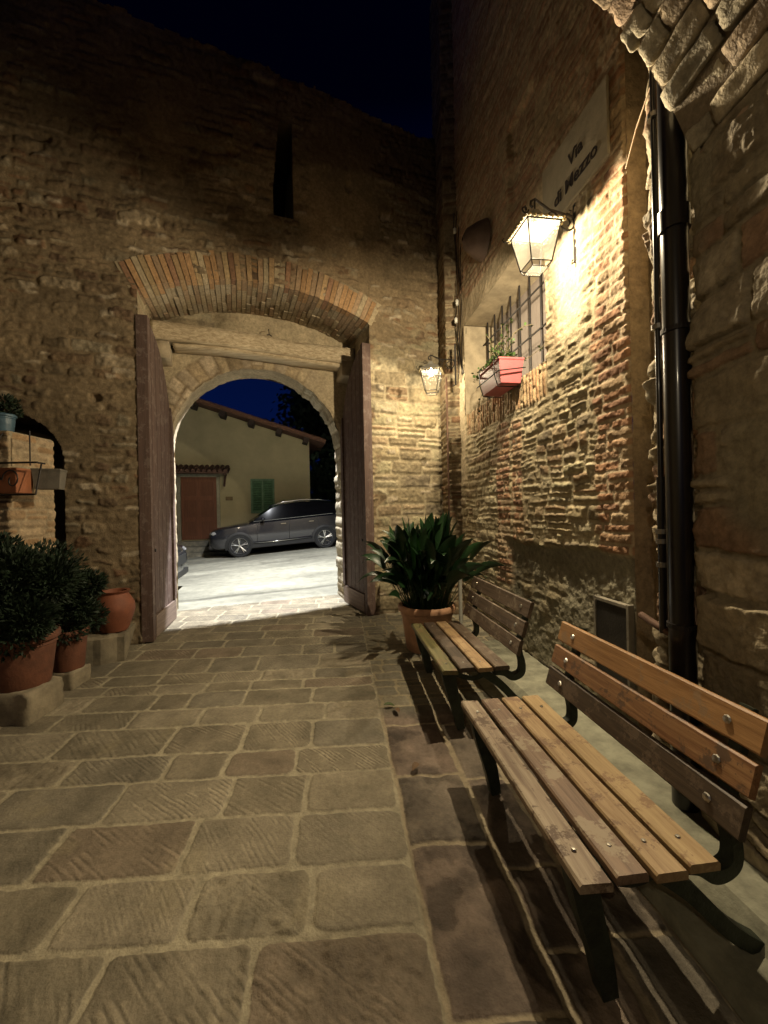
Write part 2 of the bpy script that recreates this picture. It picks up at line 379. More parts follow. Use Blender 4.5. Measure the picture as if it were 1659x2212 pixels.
# ------------------------------------------------------------------ gate wall
gate = empty('gate_wall', tuple(gv(0, 0, .12)), 0, 'tall rubble town wall pierced by the open arched gateway', 'gateway')
inv = Vector(gate.location)
def attach(o, root):
    o.parent = root; o.matrix_parent_inverse = Matrix.Translation(-Vector(root.location)); return o
HW = 1.465; ZS = 4.34; RISE = .33     # recess half width, spring, rise
RR = (HW * HW + RISE * RISE) / (2 * RISE); ZCC = ZS + RISE - RR
a = spaced(-5.2, 3.1, lambda t: .014 if t > -3.1 else .03); z = spaced(-.05, 8.4, lambda t: .013 if t < 5.2 else .024)
Z, A = np.meshgrid(z, a, indexing='ij')
g = masonry(A, Z, 101, (.08, .17), (.10, .38), relief=.020, pal=BROWN + [(.33, .26, .17)], mortar=(.25, .185, .11), warp=.06, rough=.014, edge=.03, split=.35, smear=.95, st=-.05, wfreq=4, rnd=.035, joint=.012)
gb = masonry(A, Z, 103, (.14, .24), (.2, .5), relief=.025, pal=STONES, mortar=(.34, .28, .18), warp=.03, rough=.012, edge=.03)
g = blend(g, gb, rect(A, Z, 1.45, 4, -1, 4.2, soft=.1, wob=.5, seed=61))
gpz = plaster(A, Z, 107, (.30, .22, .13), .014)
g = blend(g, gpz, np.clip(sstep(.1, .35, fbm(A * .9, Z * .9, 45, 3)) * .8, 0, 1) * sstep(4.6, 5.2, Z))
g = blend(g, gpz, rect(A, Z, .55, 1.6, 5.1, 7.2, soft=.1, wob=.6, seed=66) * .8)
Hh, Cc_ = g
Cc_ = Cc_ * (1 + .6 * fbm(A * 1.1, Z * 1.1, 170, 4))[..., None]
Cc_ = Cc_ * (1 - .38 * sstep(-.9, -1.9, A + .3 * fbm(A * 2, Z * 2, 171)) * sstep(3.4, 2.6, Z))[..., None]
Cc_ = Cc_ * (1 - .35 * sstep(5.6, 6.6, Z + .8 * fbm(A * .8, Z * .8, 172)))[..., None]  # shade above the lanterns' cut-off, put into the stone tone of the upper wall
# scattered pale stones standing out of the brown wall
for i in range(150):
    sa = rng.uniform(-3.2, 2.4); sz = rng.uniform(.3, 6.0); w = rng.uniform(.07, .2); h = rng.uniform(.03, .07)
    m = rect(A, Z, sa - w / 2, sa + w / 2, sz - h / 2, sz + h / 2, soft=.012, wob=.07, seed=i)
    Hh = Hh + m * .010; c = np.array((.46, .38, .27)) * rng.uniform(.7, 1.1); Cc_ = Cc_ * (1 - m[..., None] * .85) + c * m[..., None] * .85
holes = [(-.35, 6.3, .07, .05), (1.35, 5.6, .06, .05), (1.75, 5.95, .1, .05), (1.2, 6.25, .05, .06), (2.0, 4.7, .09, .04), (-2.4, 5.9, .12, .04), (1.85, 3.35, .09, .08), (2.3, 2.35, .05, .07), (-1.9, 3.0, .06, .05)]
for ha, hz, wa, wz in holes:
    m = sstep(1.2, .7, np.hypot((A - ha) / wa, (Z - hz) / wz) + .4 * fbm(A * 20, Z * 20, 3, 2)); Hh = Hh - .07 * m
top = 7.6 + .12 * fbm(A[0] * 2.5, A[0] * 0, 8) - .12 * (A[0] + .9) * .6
P = gp(A, DF + Hh, 0); P[..., 2] = Z
Ac = (A[:-1, :-1] + A[1:, 1:]) / 2; Zc = (Z[:-1, :-1] + Z[1:, 1:]) / 2
arcz = np.where(np.abs(Ac) < HW, ZCC + np.sqrt(np.maximum(RR ** 2 - Ac ** 2, 0)), -1)
keep = ~((np.abs(Ac) < HW) & (Zc < arcz + .02))
SL = (.15, .42, 5.62, 6.9)
keep &= ~((Ac > SL[0] + (.10 * np.clip((Zc - 6.0), 0, 1))) & (Ac < SL[1]) & (Zc > SL[2]) & (Zc < SL[3]))
DL = (-3.6, -2.22); DR = .69
dz = np.where((Ac > DL[0]) & (Ac < DL[1]), 2.25 + np.sqrt(np.maximum(DR ** 2 - (Ac - (DL[0] + DL[1]) / 2) ** 2, 0)) * .85, -1)
keep &= ~(Zc < dz)
keep &= Zc < (top[:-1])[None, :]
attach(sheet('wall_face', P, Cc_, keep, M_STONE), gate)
# slit window and side doorway: deep dark reveals
def niche(name, s0, s1, z0, z1, depth, col, arch=False):
    b = MB(); prof = [(s0, z0), (s0, z1)] if not arch else [(s0, z0)] + [((s0 + s1) / 2 - (s1 - s0) / 2 * math.cos(t), z1 + (s1 - s0) / 2 * .85 * math.sin(t)) for t in np.linspace(0, PI, 17)]
    prof = prof + [(s1, z1), (s1, z0)] if not arch else prof + [(s1, z0)]
    n = len(prof); vs = [gv(p[0], DF + .0, p[1]) for p in prof] + [gv(p[0], DF - depth, p[1]) for p in prof]
    fs = [(i, i + 1, n + i + 1, n + i) for i in range(n - 1)] + [tuple(range(n, 2 * n))] + ([(n - 1, 0, n, 2 * n - 1)] if not arch else [])
    b.add(vs, fs); return attach(b.build(name, col), gate)
niche('slit_opening', SL[0] - .005, SL[1] + .005, SL[2] - .01, SL[3] + .02, .9, mat('deep_stone', (.12, .09, .06), .95))
niche('side_doorway', DL[0] - .01, DL[1] + .01, -.05, 2.25, 1.0, MATS['deep_stone'], arch=True)
# recess reveals
for sgn in (-1, 1):
    bb = spaced(-.03, DF + .005, lambda t: .02); zz = spaced(-.05, 4.9, lambda t: .02)
    Zr, Br = np.meshgrid(zz, bb, indexing='ij')
    h, c = masonry(Br, Zr, 120 + sgn, (.1, .18), (.16, .34), relief=.016, pal=STONES, mortar=MORT, warp=.02)
    p = gp(sgn * (HW - h * .6 + .012), Br, 0); p[..., 2] = Zr
    attach(sheet('recess_reveal', p, c, None, M_STONE), gate)
# brick segmental arch: voussoirs running back through the soffit
def seg_arch():
    half = math.asin(HW / RR); nb = 46; V = []; Fc = []; T = []
    rg = random.Random(3)
    for ring in range(1):
        for i in range(nb):
            t0 = -half * 1.03 + 2.06 * half * i / nb; t1 = -half * 1.03 + 2.06 * half * (i + 1) / nb; g_ = (t1 - t0) * .07
            b0 = DF + rg.uniform(.01, .035); first = True
            cut = rg.choice([.16, .3])
            while b0 > .0:
                b1 = max(b0 - (cut if first else .3), -.02)
                r0 = RR - rg.uniform(.0, .014) + (.0 if first else rg.uniform(-.004, .006)); r1 = RR + (rg.uniform(.30, .36))
                col = Vector(rg.choice([(.42, .28, .15), (.40, .24, .12), (.46, .33, .18), (.37, .25, .15), (.49, .39, .25), (.30, .17, .10)])) * rg.uniform(.8, 1.15)
                if not first: col = Vector(rg.choice([(.38, .30, .19), (.42, .34, .23), (.34, .24, .15)])) * rg.uniform(.85, 1.1)
                n = len(V)
                for b in (b0, b1 + .006):
                    for (rr, tt) in ((r0, t0 + g_), (r0, t1 - g_), (r1, t1 - g_), (r1, t0 + g_)):
                        V.append(gv(rr * math.sin(tt), b, ZCC + rr * math.cos(tt) + .10 * (1 - b / DF) * 1.0)); T.append((*col, 1))
                Fc.extend([tuple(n + q for q in f) for f in ((0, 1, 2, 3), (7, 6, 5, 4), (0, 4, 5, 1), (1, 5, 6, 2), (2, 6, 7, 3), (3, 7, 4, 0))])
                b0 = b1; first = False
            # mortar bed just inside
    me = bpy.data.meshes.new('brick_arch'); me.from_pydata(V, [], Fc)
    at = me.color_attributes.new('tone', 'FLOAT_COLOR', 'POINT'); at.data.foreach_set('color', np.array(T, dtype=np.float32).ravel())
    bm = bmesh.new(); bm.from_mesh(me); bmesh.ops.recalc_face_normals(bm, faces=bm.faces); bm.to_mesh(me); bm.free()
    attach(link('brick_arch', me, M_STONE), gate)
    b = MB(); n = 40; vs = []
    for i in range(n + 1):
        t = -half * 1.05 + 2.1 * half * i / n
        for (rr, bq) in ((RR + .008, DF + .006), (RR + .36, DF + .004), (RR + .008, -.02)):
            vs.append(gv(rr * math.sin(t), bq, ZCC + rr * math.cos(t) + .10 * (1 - bq / DF)))
    fs = []
    for i in range(n): q = i * 3; fs += [(q, q + 3, q + 4, q + 1), (q, q + 2, q + 5, q + 3)]
    b.add(vs, fs); attach(b.build('arch_mortar', mat('mortar', (.34, .27, .17), .95)), gate)
seg_arch()
# inner round arch: conforming sheets
WO = 1.30; ZSP = 2.62
def arch_path(n1=110, n2=150):
    pts = [(-WO, zz, -1, 0) for zz in np.linspace(-.05, ZSP, n1)] + [(-WO * math.cos(t), ZSP + WO * .995 * math.sin(t), -math.cos(t), math.sin(t)) for t in np.linspace(0, PI, n2)[1:-1]] + [(WO, zz, 1, 0) for zz in np.linspace(ZSP, -.05, n1)]
    return np.array(pts)
AP = arch_path()
ln = np.concatenate([[0], np.cumsum(np.hypot(np.diff(AP[:, 0]), np.diff(AP[:, 1])))])
rho = np.concatenate([np.linspace(0, .5, 28), np.linspace(.53, 1.35, 32)])
Lp, Rh = np.meshgrid(ln, rho, indexing='ij')
wobE = .018 * fbm(Lp * 5, Lp * 0, 3) + .012 * fbm(Lp * 16, Lp * 0, 4)
aa = AP[:, 0][:, None] + AP[:, 2][:, None] * (Rh + wobE); zz = AP[:, 1][:, None] + AP[:, 3][:, None] * (Rh + wobE)
h1, c1 = plaster(aa, zz, 200, (.46, .37, .24), .014)
vo = masonry(Rh, Lp, 204, (.13, .2), (.5, .6), relief=.012, pal=[(.42, .33, .21), (.38, .29, .18), (.45, .36, .25)], mortar=(.28, .21, .13), warp=.006, split=0)
ring = sstep(.34, .30, Rh) * sstep(.2, .9, np.sin(Lp * 1.4 + 2.2) * .5 + .75)
h1, c1 = blend((h1, c1), vo, ring)
ston = masonry(aa, zz, 205, (.1, .18), (.15, .35), relief=.012, pal=STONES, warp=.03)
h1, c1 = blend((h1, c1), ston, sstep(.0, .3, fbm(aa * 1.5, zz * 1.5, 206)) * sstep(.3, .5, Rh))
rndE = .03 * sstep(.05, 0, Rh)
P = gp(aa, h1 - rndE, 0); P[..., 2] = zz
attach(sheet('arch_face', P, c1, None, M_STONE), gate)
dep = np.linspace(0, .5, 26); Lq, Dq = np.meshgrid(ln, dep, indexing='ij')
wq = .018 * fbm(Lq * 5, Lq * 0, 3) + .012 * fbm(Lq * 16, Lq * 0, 4)
hq, cq = masonry(Dq, Lq, 210, (.16, .30), (.6, .9), relief=.022, pal=[(.44, .38, .27), (.40, .33, .22), (.47, .41, .30)], mortar=(.30, .24, .15), warp=.01, split=0, edge=.035)
plq = plaster(Dq, Lq, 212, (.40, .32, .21), .012); mq = sstep(5.3, 5.5, Lq); hq = hq * mq + plq[0] * (1 - mq); cq = cq * mq[..., None] + plq[1] * (1 - mq[..., None])
off = wq - hq + .006
aq = AP[:, 0][:, None] + AP[:, 2][:, None] * off; zq = AP[:, 1][:, None] + AP[:, 3][:, None] * off
P = gp(aq, -Dq - h1[0, 0] * 0 - .012, 0); P[..., 2] = zq
attach(sheet('arch_reveal', P, cq, None, M_STONE), gate)
rho2 = np.concatenate([np.linspace(0, 1, 8), np.linspace(1.5, 7, 8)]); L2, R2 = np.meshgrid(ln, rho2, indexing='ij')
a2 = AP[:, 0][:, None] + AP[:, 2][:, None] * R2; z2 = AP[:, 1][:, None] + AP[:, 3][:, None] * R2
h2_, c2_ = masonry(a2, z2, 220, (.1, .2), (.2, .4)); P = gp(a2, -.5 + 0 * h2_, 0); P[..., 2] = z2
keep = z2[:-1, :-1] < 7.4
attach(sheet('outer_face', P, c2_, keep, M_STONE), gate)
# timber lintel beam and stone corbels
def rough_bar(p0, p1, hw, hh, seed, n=40, m=12):
    p0 = Vector(p0); p1 = Vector(p1); d = (p1 - p0); L_ = d.length; d.normalize(); sd = d.cross(Vector((0, 0, 1))).normalized(); up = sd.cross(d)
    S_, T_ = np.meshgrid(np.linspace(0, L_, n), np.linspace(0, 1, m + 1)[:-1] * 2 * PI, indexing='ij')
    sq = 1 / np.maximum(np.abs(np.cos(T_)), np.abs(np.sin(T_))) ** .95
    rr = 1 + .12 * fbm(S_ * 2.2, T_ * .9, seed) + .07 * fbm(S_ * 7, T_ * 2, seed + 2)
    b = MB(); vs = []
    for i in range(n):
        for j in range(m):
            t = T_[i, j]; vs.append(p0 + d * S_[i, j] + sd * (hw * sq[i, j] * rr[i, j] * math.cos(t)) + up * (hh * sq[i, j] * rr[i, j] * math.sin(t) + .02 * math.sin(S_[i, j] * 2)))
    fs = [(i * m + j, i * m + (j + 1) % m, (i + 1) * m + (j + 1) % m, (i + 1) * m + j) for i in range(n - 1) for j in range(m)] + [tuple(range(m - 1, -1, -1)), tuple((n - 1) * m + j for j in range(m))]
    return b.add(vs, fs)
M_BEAM = wood_mat('weathered_beam', (.64, .53, .36), (.34, .25, .15), .8, axis=0)
attach(rough_bar(gv(-1.47, .22, 4.20), gv(1.45, .22, 4.17), .13, .12, 31, 60, 16).build('timber_beam', M_BEAM, smooth=True), gate)
attach(rough_bar(gv(-1.2, .14, 4.045), gv(1.44, .14, 4.03), .15, .035, 35, 60, 12).build('timber_beam', M_BEAM, smooth=True), gate)
for sa in (-1.36, 1.36):
    o = rough_bar(gv(sa, -.02, 3.92), gv(sa, .36, 3.92), .125, .115, 40 + int(sa * 3), 14, 16).build('corbel', mat('pale_stone', (.42, .34, .23), .9, bump=.5, bscale=25), smooth=True); attach(o, gate)
b = MB(); c0 = gv(.12, .31, 4.28)
b.tube([c0 + Vector((.05 * math.sin(t) * GA[0], .05 * math.sin(t) * GA[1], .06 * math.cos(t))) for t in np.linspace(0, 2 * PI, 17)], .008, 6)
b.tube([gv(.12, .30, 4.34), gv(.12, .27, 4.44), gv(.12, .1, 4.5)], .006, 6)
M_IRON = mat('wrought_iron', (.035, .03, .028), .55, .6, bump=.3, bscale=90)
attach(b.build('iron_ring', M_IRON), gate)

# ------------------------------------------------------------------ gate leaves
M_DOOR = wood_mat('old_door_wood', (.13, .080, .062), (.075, .045, .036), .75, axis=2, wear=(.16, .115, .095))
M_DOORP = wood_mat('pale_door_board', (.27, .20, .16), (.17, .12, .095), .8, axis=0)
def leaf(hinge, free, sgn, label, base):
    h = gv(*hinge, base); f = gv(*free, base); d = (f - h); L_ = d.length; ang = math.atan2(d.y, d.x)
    t = empty('gate_leaf', tuple(h), ang, label, 'gate door', 'two leaves of the gateway')
    th = .075
    def topz(c): c = min(max(c, 0), L_); q = 1 - c / L_; return (ZSP - .1) + 1.42 * math.sqrt(max(0, 1 - q * q))
    N_ = 26
    def slab(c0, c1, y0, y1, z0, zf, name, m, bev=0):
        b = MB(); cs = [c0 + (c1 - c0) * i / N_ for i in range(N_ + 1)]; vs = []
        for c in cs: vs += [(c, y0, z0), (c, y1, z0), (c, y1, zf(c)), (c, y0, zf(c))]
        fs = [(0, 1, 2, 3), tuple(N_ * 4 + q for q in (3, 2, 1, 0))]
        for i in range(N_):
            for q in range(4): fs.append((i * 4 + q, (i + 1) * 4 + q, (i + 1) * 4 + (q + 1) % 4, i * 4 + (q + 1) % 4))
        return b.add(vs, fs).build(name, m, t)
    # planks
    np_ = 6; b = MB()
    for i in range(np_):
        c0 = L_ * i / np_ + .006; c1 = L_ * (i + 1) / np_ - .006; n = 8; vs = []
        for j in range(n + 1):
            c = c0 + (c1 - c0) * j / n; vs += [(c, -th / 2, .03), (c, th / 2, .03), (c, th / 2, topz(c)), (c, -th / 2, topz(c))]
        fs = [(0, 1, 2, 3), tuple(n * 4 + q for q in (3, 2, 1, 0))]
        for j in range(n):
            for q in range(4): fs.append((j * 4 + q, (j + 1) * 4 + q, (j + 1) * 4 + (q + 1) % 4, j * 4 + (q + 1) % 4))
        b.add(vs, fs)
    b.build('plank_panel', M_DOOR, t)
    slab(L_ - .09, L_ + .01, -th / 2 - .025, th / 2 + .025, .02, lambda c: topz(c) + .01, 'edge_stile', M_DOOR)
    slab(.02, .12, sgn * (th / 2 + .001), sgn * (th / 2 + .03), .32, lambda c: max(topz(c) - .08, .5), 'hinge_stile', M_DOOR)
    b = MB(); b.box((L_ * .47, sgn * (th / 2 + .014), .17), (L_ * .86, .026, .27)); b.build('kick_board', M_DOORP, t, bevel=.004)
    b = MB(); b.lathe([(0, .0), (.02, 0), (.02, .012), (0, .014)], n=10); o = b.build('lock', M_IRON, t); o.rotation_euler = (R(90) * -sgn, 0, 0); o.location = (L_ - .2, sgn * (th / 2), 1.1)
    return t
leaf((-1.31, .02), (-1.42, 1.12), 1, 'dark brown gate leaf opened against the left reveal, its thick edge towards us', .08)
leaf((1.325, .03), (1.405, 1.12), -1, 'brown gate leaf opened beside the potted plant, right half of the gateway', .09)

# ------------------------------------------------------------------ lamp wall (house on the right)
def wx(y): return 2.0 - .15 * y
WD = Vector((-.1483, .9889, 0)); WNn = Vector((-.9889, -.1483, 0))
def wp(y, off, z): return Vector((wx(y), y, z)) + WNn * off
house = empty('brick_house', (wx(4), 4, 0), 0, 'tall old house of stone and brick along the right side, lit by the lantern', 'house')
yy = spaced(2.57, 6.45, lambda t: .0072 + .0016 * (t - 2.5)); zz = spaced(-.05, 9.6, lambda t: .0085 if t < 4.3 else .022)
Z, Yw = np.meshgrid(zz, yy, indexing='ij')
rub = masonry(Yw, Z, 301, (.06, .13), (.1, .3), relief=.015, pal=STONES, mortar=(.40, .335, .215), warp=.032, rough=.007, smear=.9, st=.1, edge=.022, split=.35, pits=.6)
rub2 = masonry(Yw, Z, 302, (.10, .2), (.14, .42), relief=.018, pal=STONES[:5], mortar=(.40, .33, .21), warp=.032, rough=.008, smear=.85, st=.12, edge=.03, split=.2, pits=.6)
w = blend(rub, rub2, sstep(-.1, .2, fbm(Yw * 1.2, Z * 1.2, 7, 2)))
brk = masonry(Yw, Z, 303, (.064, .080), (.20, .3), relief=.008, pal=BRICKS, mortar=(.42, .33, .22), warp=.010, rough=.009, edge=.012, split=0, rnd=.01, joint=.007, pits=.6)
bst = masonry(Yw, Z, 305, (.060, .075), (.15, .3), relief=.009, pal=[(.40, .27, .18), (.36, .22, .14), (.42, .32, .21), (.33, .2, .13)], mortar=(.42, .34, .22), warp=.014, rough=.008, edge=.012, split=0, rnd=.01)
sold = masonry(Z, Yw, 307, (.055, .062), (.3, .34), relief=.014, pal=[(.44, .30, .17), (.40, .24, .13), (.46, .34, .2)], mortar=(.34, .26, .16), warp=.008, rough=.006, edge=.010, split=0, rnd=.01)
gry = plaster(Yw, Z, 309, (.30, .27, .19), .022)
pla = plaster(Yw, Z, 311, (.48, .39, .26), .010)
w = blend(w, bst, rect(Yw, Z, 2.3, 9, 4.15, 12, soft=.05, wob=.2, seed=21))
w = blend(w, brk, rect(Yw, Z, 2.3, 2.90, 1.22, 8, soft=.03, wob=.14, seed=22))
w = blend(w, brk, rect(Yw, Z, 3.98, 4.55, .75, 2.55, soft=.03, wob=.08, seed=23))
w = blend(w, rub, rect(Yw, Z, 4.17, 4.23, .9, 2.7, soft=.02, wob=.05, seed=29) * .8)
w = blend(w, bst, rect(Yw, Z, 3.0, 3.42, 3.0, 4.1, soft=.03, wob=.1, seed=24) * .7)
w = blend(w, pla, rect(Yw, Z, 3.02, 3.30, 2.9, 3.95, soft=.05, wob=.12, seed=30) * .75)
w = blend(w, pla, rect(Yw, Z, 5.50, 6.4, 2.0, 4.6, soft=.05, wob=.1, seed=25) * .9)
w = blend(w, sold, rect(Yw, Z, 3.5, 5.45, 2.60, 2.90, soft=.02, wob=.03, seed=26))
w = blend(w, pla, rect(Yw, Z, 3.45, 5.5, 4.13, 4.45, soft=.02, wob=.05, seed=27))
lowm = sstep(1.30, 1.24, Z + .05 * fbm(Yw * 3, Z * 3, 28)) * sstep(4.35, 4.2, Yw + .12 * fbm(Yw * 3, Z * 3, 38))
low = blend(gry, rub2, sstep(-.15, .2, fbm(Yw * 1.7, Z * 2.2, 39, 4)) * sstep(1.15, .75, Z))
w = (w[0] + .010 * fbm(Yw * 1.6, Z * 1.6, 350, 3), w[1] * 1.15)
w = blend((w[0] + .02, w[1]), (low[0] - .012, low[1] * .9), lowm)
Hw, Cw_ = w
# blind arch set back in the upper wall
nich = rect(Yw, Z, 3.62, 4.15, 4.62, 5.5, soft=.02, wob=.03, seed=42); Hw = Hw - .05 * nich
ed = sstep(2.592, 2.572, Yw); Hw = Hw * (1 - ed) + .004 * ed
pts = np.stack([wx(Yw) + WNn.x * Hw, Yw + WNn.y * Hw, Z], -1)
Yc = (Yw[:-1, :-1] + Yw[1:, 1:]) / 2; Zc = (Z[:-1, :-1] + Z[1:, 1:]) / 2
WY0, WY1, WZ0, WZ1 = 3.50, 5.50, 2.90, 4.14
keep = ~((Yc > WY0) & (Yc < WY1) & (Zc > WZ0) & (Zc < WZ1))
attach(sheet('wall_face', pts, Cw_, keep, M_STONE, flip=True), house)
# plaster window reveal
M_PLA = mat('old_plaster', (.46, .38, .26), .9, var=.3, scale=5, bump=.4, bscale=30)
def quad(pts, name, m, parent, th=0):
    b = MB().add(pts, [(0, 1, 2, 3)]); return attach(b.build(name, m), parent)
b = MB(); dpt = .42
def rv(y0, z0, y1, z1, d0=.0, d1=dpt): b.add([wp(y0, -d0 + .02, z0), wp(y1, -d0 + .02, z1), wp(y1, -d1, z1), wp(y0, -d1, z0)], [(0, 1, 2, 3)])
rv(WY0 - .004, WZ0 - .01, WY1 + .004, WZ0 - .01); rv(WY0 - .004, WZ1 + .006, WY1 + .004, WZ1 + .006); rv(WY0 - .004, WZ0 - .01, WY0 - .004, WZ1); rv(WY1 + .004, WZ0 - .01, WY1 + .004, WZ1)
attach(b.build('window_reveal', M_PLA), house)
win = empty('window', tuple(wp(4.5, -.4, 2.9))); attach(win, house)
def sub(o): o.parent = win; o.matrix_parent_inverse = Matrix.Translation(-Vector(win.location)); return o
b = MB().add([wp(WY0 - .05, -.41, WZ0 - .05), wp(WY1 + .05, -.41, WZ0 - .05), wp(WY1 + .05, -.41, WZ1 + .05), wp(WY0 - .05, -.41, WZ1 + .05)], [(0, 1, 2, 3)])
sub(b.build('shutter_board', mat('grey_shutter', (.30, .25, .22), .8, stretch=(20, 20, 1), bump=.3)))
b = MB()
for i in range(9):
    y = WY0 + .12 + i * .22; b.tube([wp(y, -.27, WZ0), wp(y, -.27, WZ1)], .011, 6)
for zb in (WZ0 + .12, WZ0 + .55, WZ0 + .98): b.tube([wp(WY0, -.255, zb), wp(WY1, -.255, zb)], .010, 6)
sub(b.build('grille', M_IRON))
# end face of the wall and the set-back strip behind the downpipe
zz = spaced(-.05, 9.6, lambda t: .012 if t < 4.6 else .03)
prof = []   # (x,y) path from the brick edge to the pier
def path(pts, step):
    o = []
    for (p, q) in zip(pts[:-1], pts[1:]):
        n = max(2, int(math.dist(p, q) / step)); o += [(p[0] + (q[0] - p[0]) * i / n, p[1] + (q[1] - p[1]) * i / n) for i in range(n)]
    return np.array(o + [pts[-1]])
pa = path([(wx(2.57) - .006, 2.570), (1.735, 2.575), (1.745, 2.22)], .01)
pl = np.concatenate([[0], np.cumsum(np.hypot(*np.diff(pa, axis=0).T))]); Z, Pl = np.meshgrid(zz, pl, indexing='ij')
h, c = plaster(Pl, Z, 320, (.33, .25, .16), .012)
tn = np.gradient(pa, axis=0); tn /= np.linalg.norm(tn, axis=1)[:, None] + 1e-9; nx = -tn[:, 1] * -1; ny = tn[:, 0] * -1
nrm = np.stack([tn[:, 1], -tn[:, 0]], 1)
pt = np.stack([pa[:, 0][None] + nrm[:, 0][None] * h, pa[:, 1][None] + nrm[:, 1][None] * h, Z], -1)
attach(sheet('return_face', pt, c, None, M_STONE), house)
# concrete plinth along the foot of the wall
plin = MB(); n = 60; vs = []
for i in range(n + 1):
    y = .2 + 4.2 * i / n; o_ = lambda d, z, k: Vector((1.245 - .117 * y + d + .02 * float(fbm(np.array(y * 4), np.array(k * 3.1), 5)), y, z + .012 * float(fbm(np.array(y * 5), np.array(k * 2.3), 9))))
    vs += [o_(0, -.02, 0), o_(.01, .045, 1), o_(.16, .07, 2), o_(.22, .14, 3), o_(.62, .17, 4)]
plin.add(vs, [(i * 5 + k, i * 5 + k + 1, i * 5 + k + 6, i * 5 + k + 5) for i in range(n) for k in range(4)])
attach(plin.build('plinth', mat('plinth_concrete', (.30, .29, .21), .85, var=.35, scale=7, bump=.6, bscale=30), smooth=True, angle=35), house)
# corner pilaster
pil = empty('corner_buttress', (1.05, 6, 0), 0, 'narrow dark buttress in the corner behind the smaller lantern', 'buttress')
pa = path([(1.28, 5.70), (.945, 5.75), (.90, 6.35)], .015)
pl = np.concatenate([[0], np.cumsum(np.hypot(*np.diff(pa, axis=0).T))]); Z, Pl = np.meshgrid(zz, pl, indexing='ij')
h, c = masonry(Pl, Z, 330, (.06, .12), (.12, .3), relief=.016, pal=BROWN, mortar=(.3, .24, .15), warp=.015)
tn = np.gradient(pa, axis=0); tn /= np.linalg.norm(tn, axis=1)[:, None] + 1e-9
nrm = np.stack([-tn[:, 1], tn[:, 0]], 1); nrm = np.where((nrm[:, 1] > 0)[:, None], -nrm, nrm)
nrm[np.abs(nrm[:, 0]) > .9] = (-1, 0)
pt = np.stack([pa[:, 0][None] + nrm[:, 0][None] * h, pa[:, 1][None] + nrm[:, 1][None] * h, Z], -1)
attach(sheet('buttress_face', pt, c, None, M_STONE), pil)

# ------------------------------------------------------------------ vaulted passage over the camera
vp = empty('vaulted_passage', (0, 0, 0), 0, 'stone vault and rough pier at the mouth of the passage, top right', 'vault')
YF = 1.86; XI = 1.45
CX, CZ, RV = -.795, 2.41, 2.39
tA = math.atan2(3.18 - CZ, XI - CX)
pa = path([(XI, -3.5), (XI, .9)], .08)[:-1].tolist() + path([(XI, .9), (XI, YF - .05), (XI + .02, YF), (1.56, 1.91), (1.565, 2.08), (1.50, 2.17), (1.53, 2.24), (1.62, 2.27), (1.80, 2.27)], .0065).tolist(); pa = np.array(pa)
pl = np.concatenate([[0], np.cumsum(np.hypot(*np.diff(pa, axis=0).T))]); Z, Pl = np.meshgrid(spaced(-.05, 6.5, lambda t: .0065 if t < 3.5 else .03), pl, indexing='ij')
h, c = masonry(Pl, Z, 401, (.12, .26), (.22, .5), relief=.028, pal=[(.32, .26, .17), (.28, .22, .14), (.35, .29, .20), (.30, .19, .12)], mortar=(.28, .23, .15), warp=.035, rough=.007, edge=.014, rnd=.02, smear=.25, tilt=.5)
h = h + .010 * fbm(Pl * 9, Z * 9, 409, 5) - .012 * np.abs(fbm(Pl * 4, Z * 4, 410, 4))
p2 = plaster(Pl, Z, 403, (.29, .25, .17), .018); h, c = blend((h, c), p2, sstep(-.05, .3, fbm(Pl * 2, Z * 1.2, 404)))
jg = sstep(5.25, 5.45, Pl) * sstep(5.95, 5.8, Pl); h = h + jg * (.05 * fbm(Z * 3.5, Z * 0, 7) + .03 * fbm(Pl * 6, Z * 9, 8))
tn = np.gradient(pa, axis=0); tn /= np.linalg.norm(tn, axis=1)[:, None] + 1e-9; nrm = np.stack([-tn[:, 1], tn[:, 0]], 1)
for _ in range(3): nrm[1:-1] = (nrm[:-2] + nrm[1:-1] + nrm[2:]) / 3
pt = np.stack([pa[:, 0][None] + nrm[:, 0][None] * h, pa[:, 1][None] + nrm[:, 1][None] * h, Z], -1)
attach(sheet('pier', pt + np.array([.02, 0, 0]) * sstep(5.38, 5.3, Pl)[..., None], c, (Z[:-1, :-1] < 3.20) | (Pl[:-1, :-1] > 5.30), M_STONE, flip=True), vp)
# vault soffit: real rounded bricks near the mouth over a mortar bed, plainer masonry deeper in
ts = spaced(tA - .05, PI - .3, lambda t: .02); yy = spaced(-3.5, YF - .03, lambda t: .04)
T_, Yv = np.meshgrid(ts, yy, indexing='ij')
h, c = masonry(Yv, T_ * RV, 411, (.1115, .11151), (.26, .46), relief=.02, pal=STONES, mortar=(.26, .20, .13), split=0)
fr_ = sstep(.3, .5, Yv) * sstep(2.4, 2.3, T_); rr = RV - h * (1 - fr_) + fr_ * .022
c = c * (1 - fr_[..., None]) + np.array((.22, .17, .11)) * fr_[..., None]
pt = np.stack([CX + rr * np.cos(T_), Yv, CZ + rr * np.sin(T_)], -1)
attach(sheet('vault', pt, c, None, M_STONE, flip=True), vp)
def soft_cube(n=7):
    bm = bmesh.new(); bmesh.ops.create_cube(bm, size=2); bmesh.ops.subdivide_edges(bm, edges=bm.edges[:], cuts=n, use_grid_fill=True)
    bm.verts.ensure_lookup_table(); v = np.array([p.co[:] for p in bm.verts]); f = np.array([[q.index for q in p.verts] for p in bm.faces]); bm.free(); return v, f
CV, CF = soft_cube()
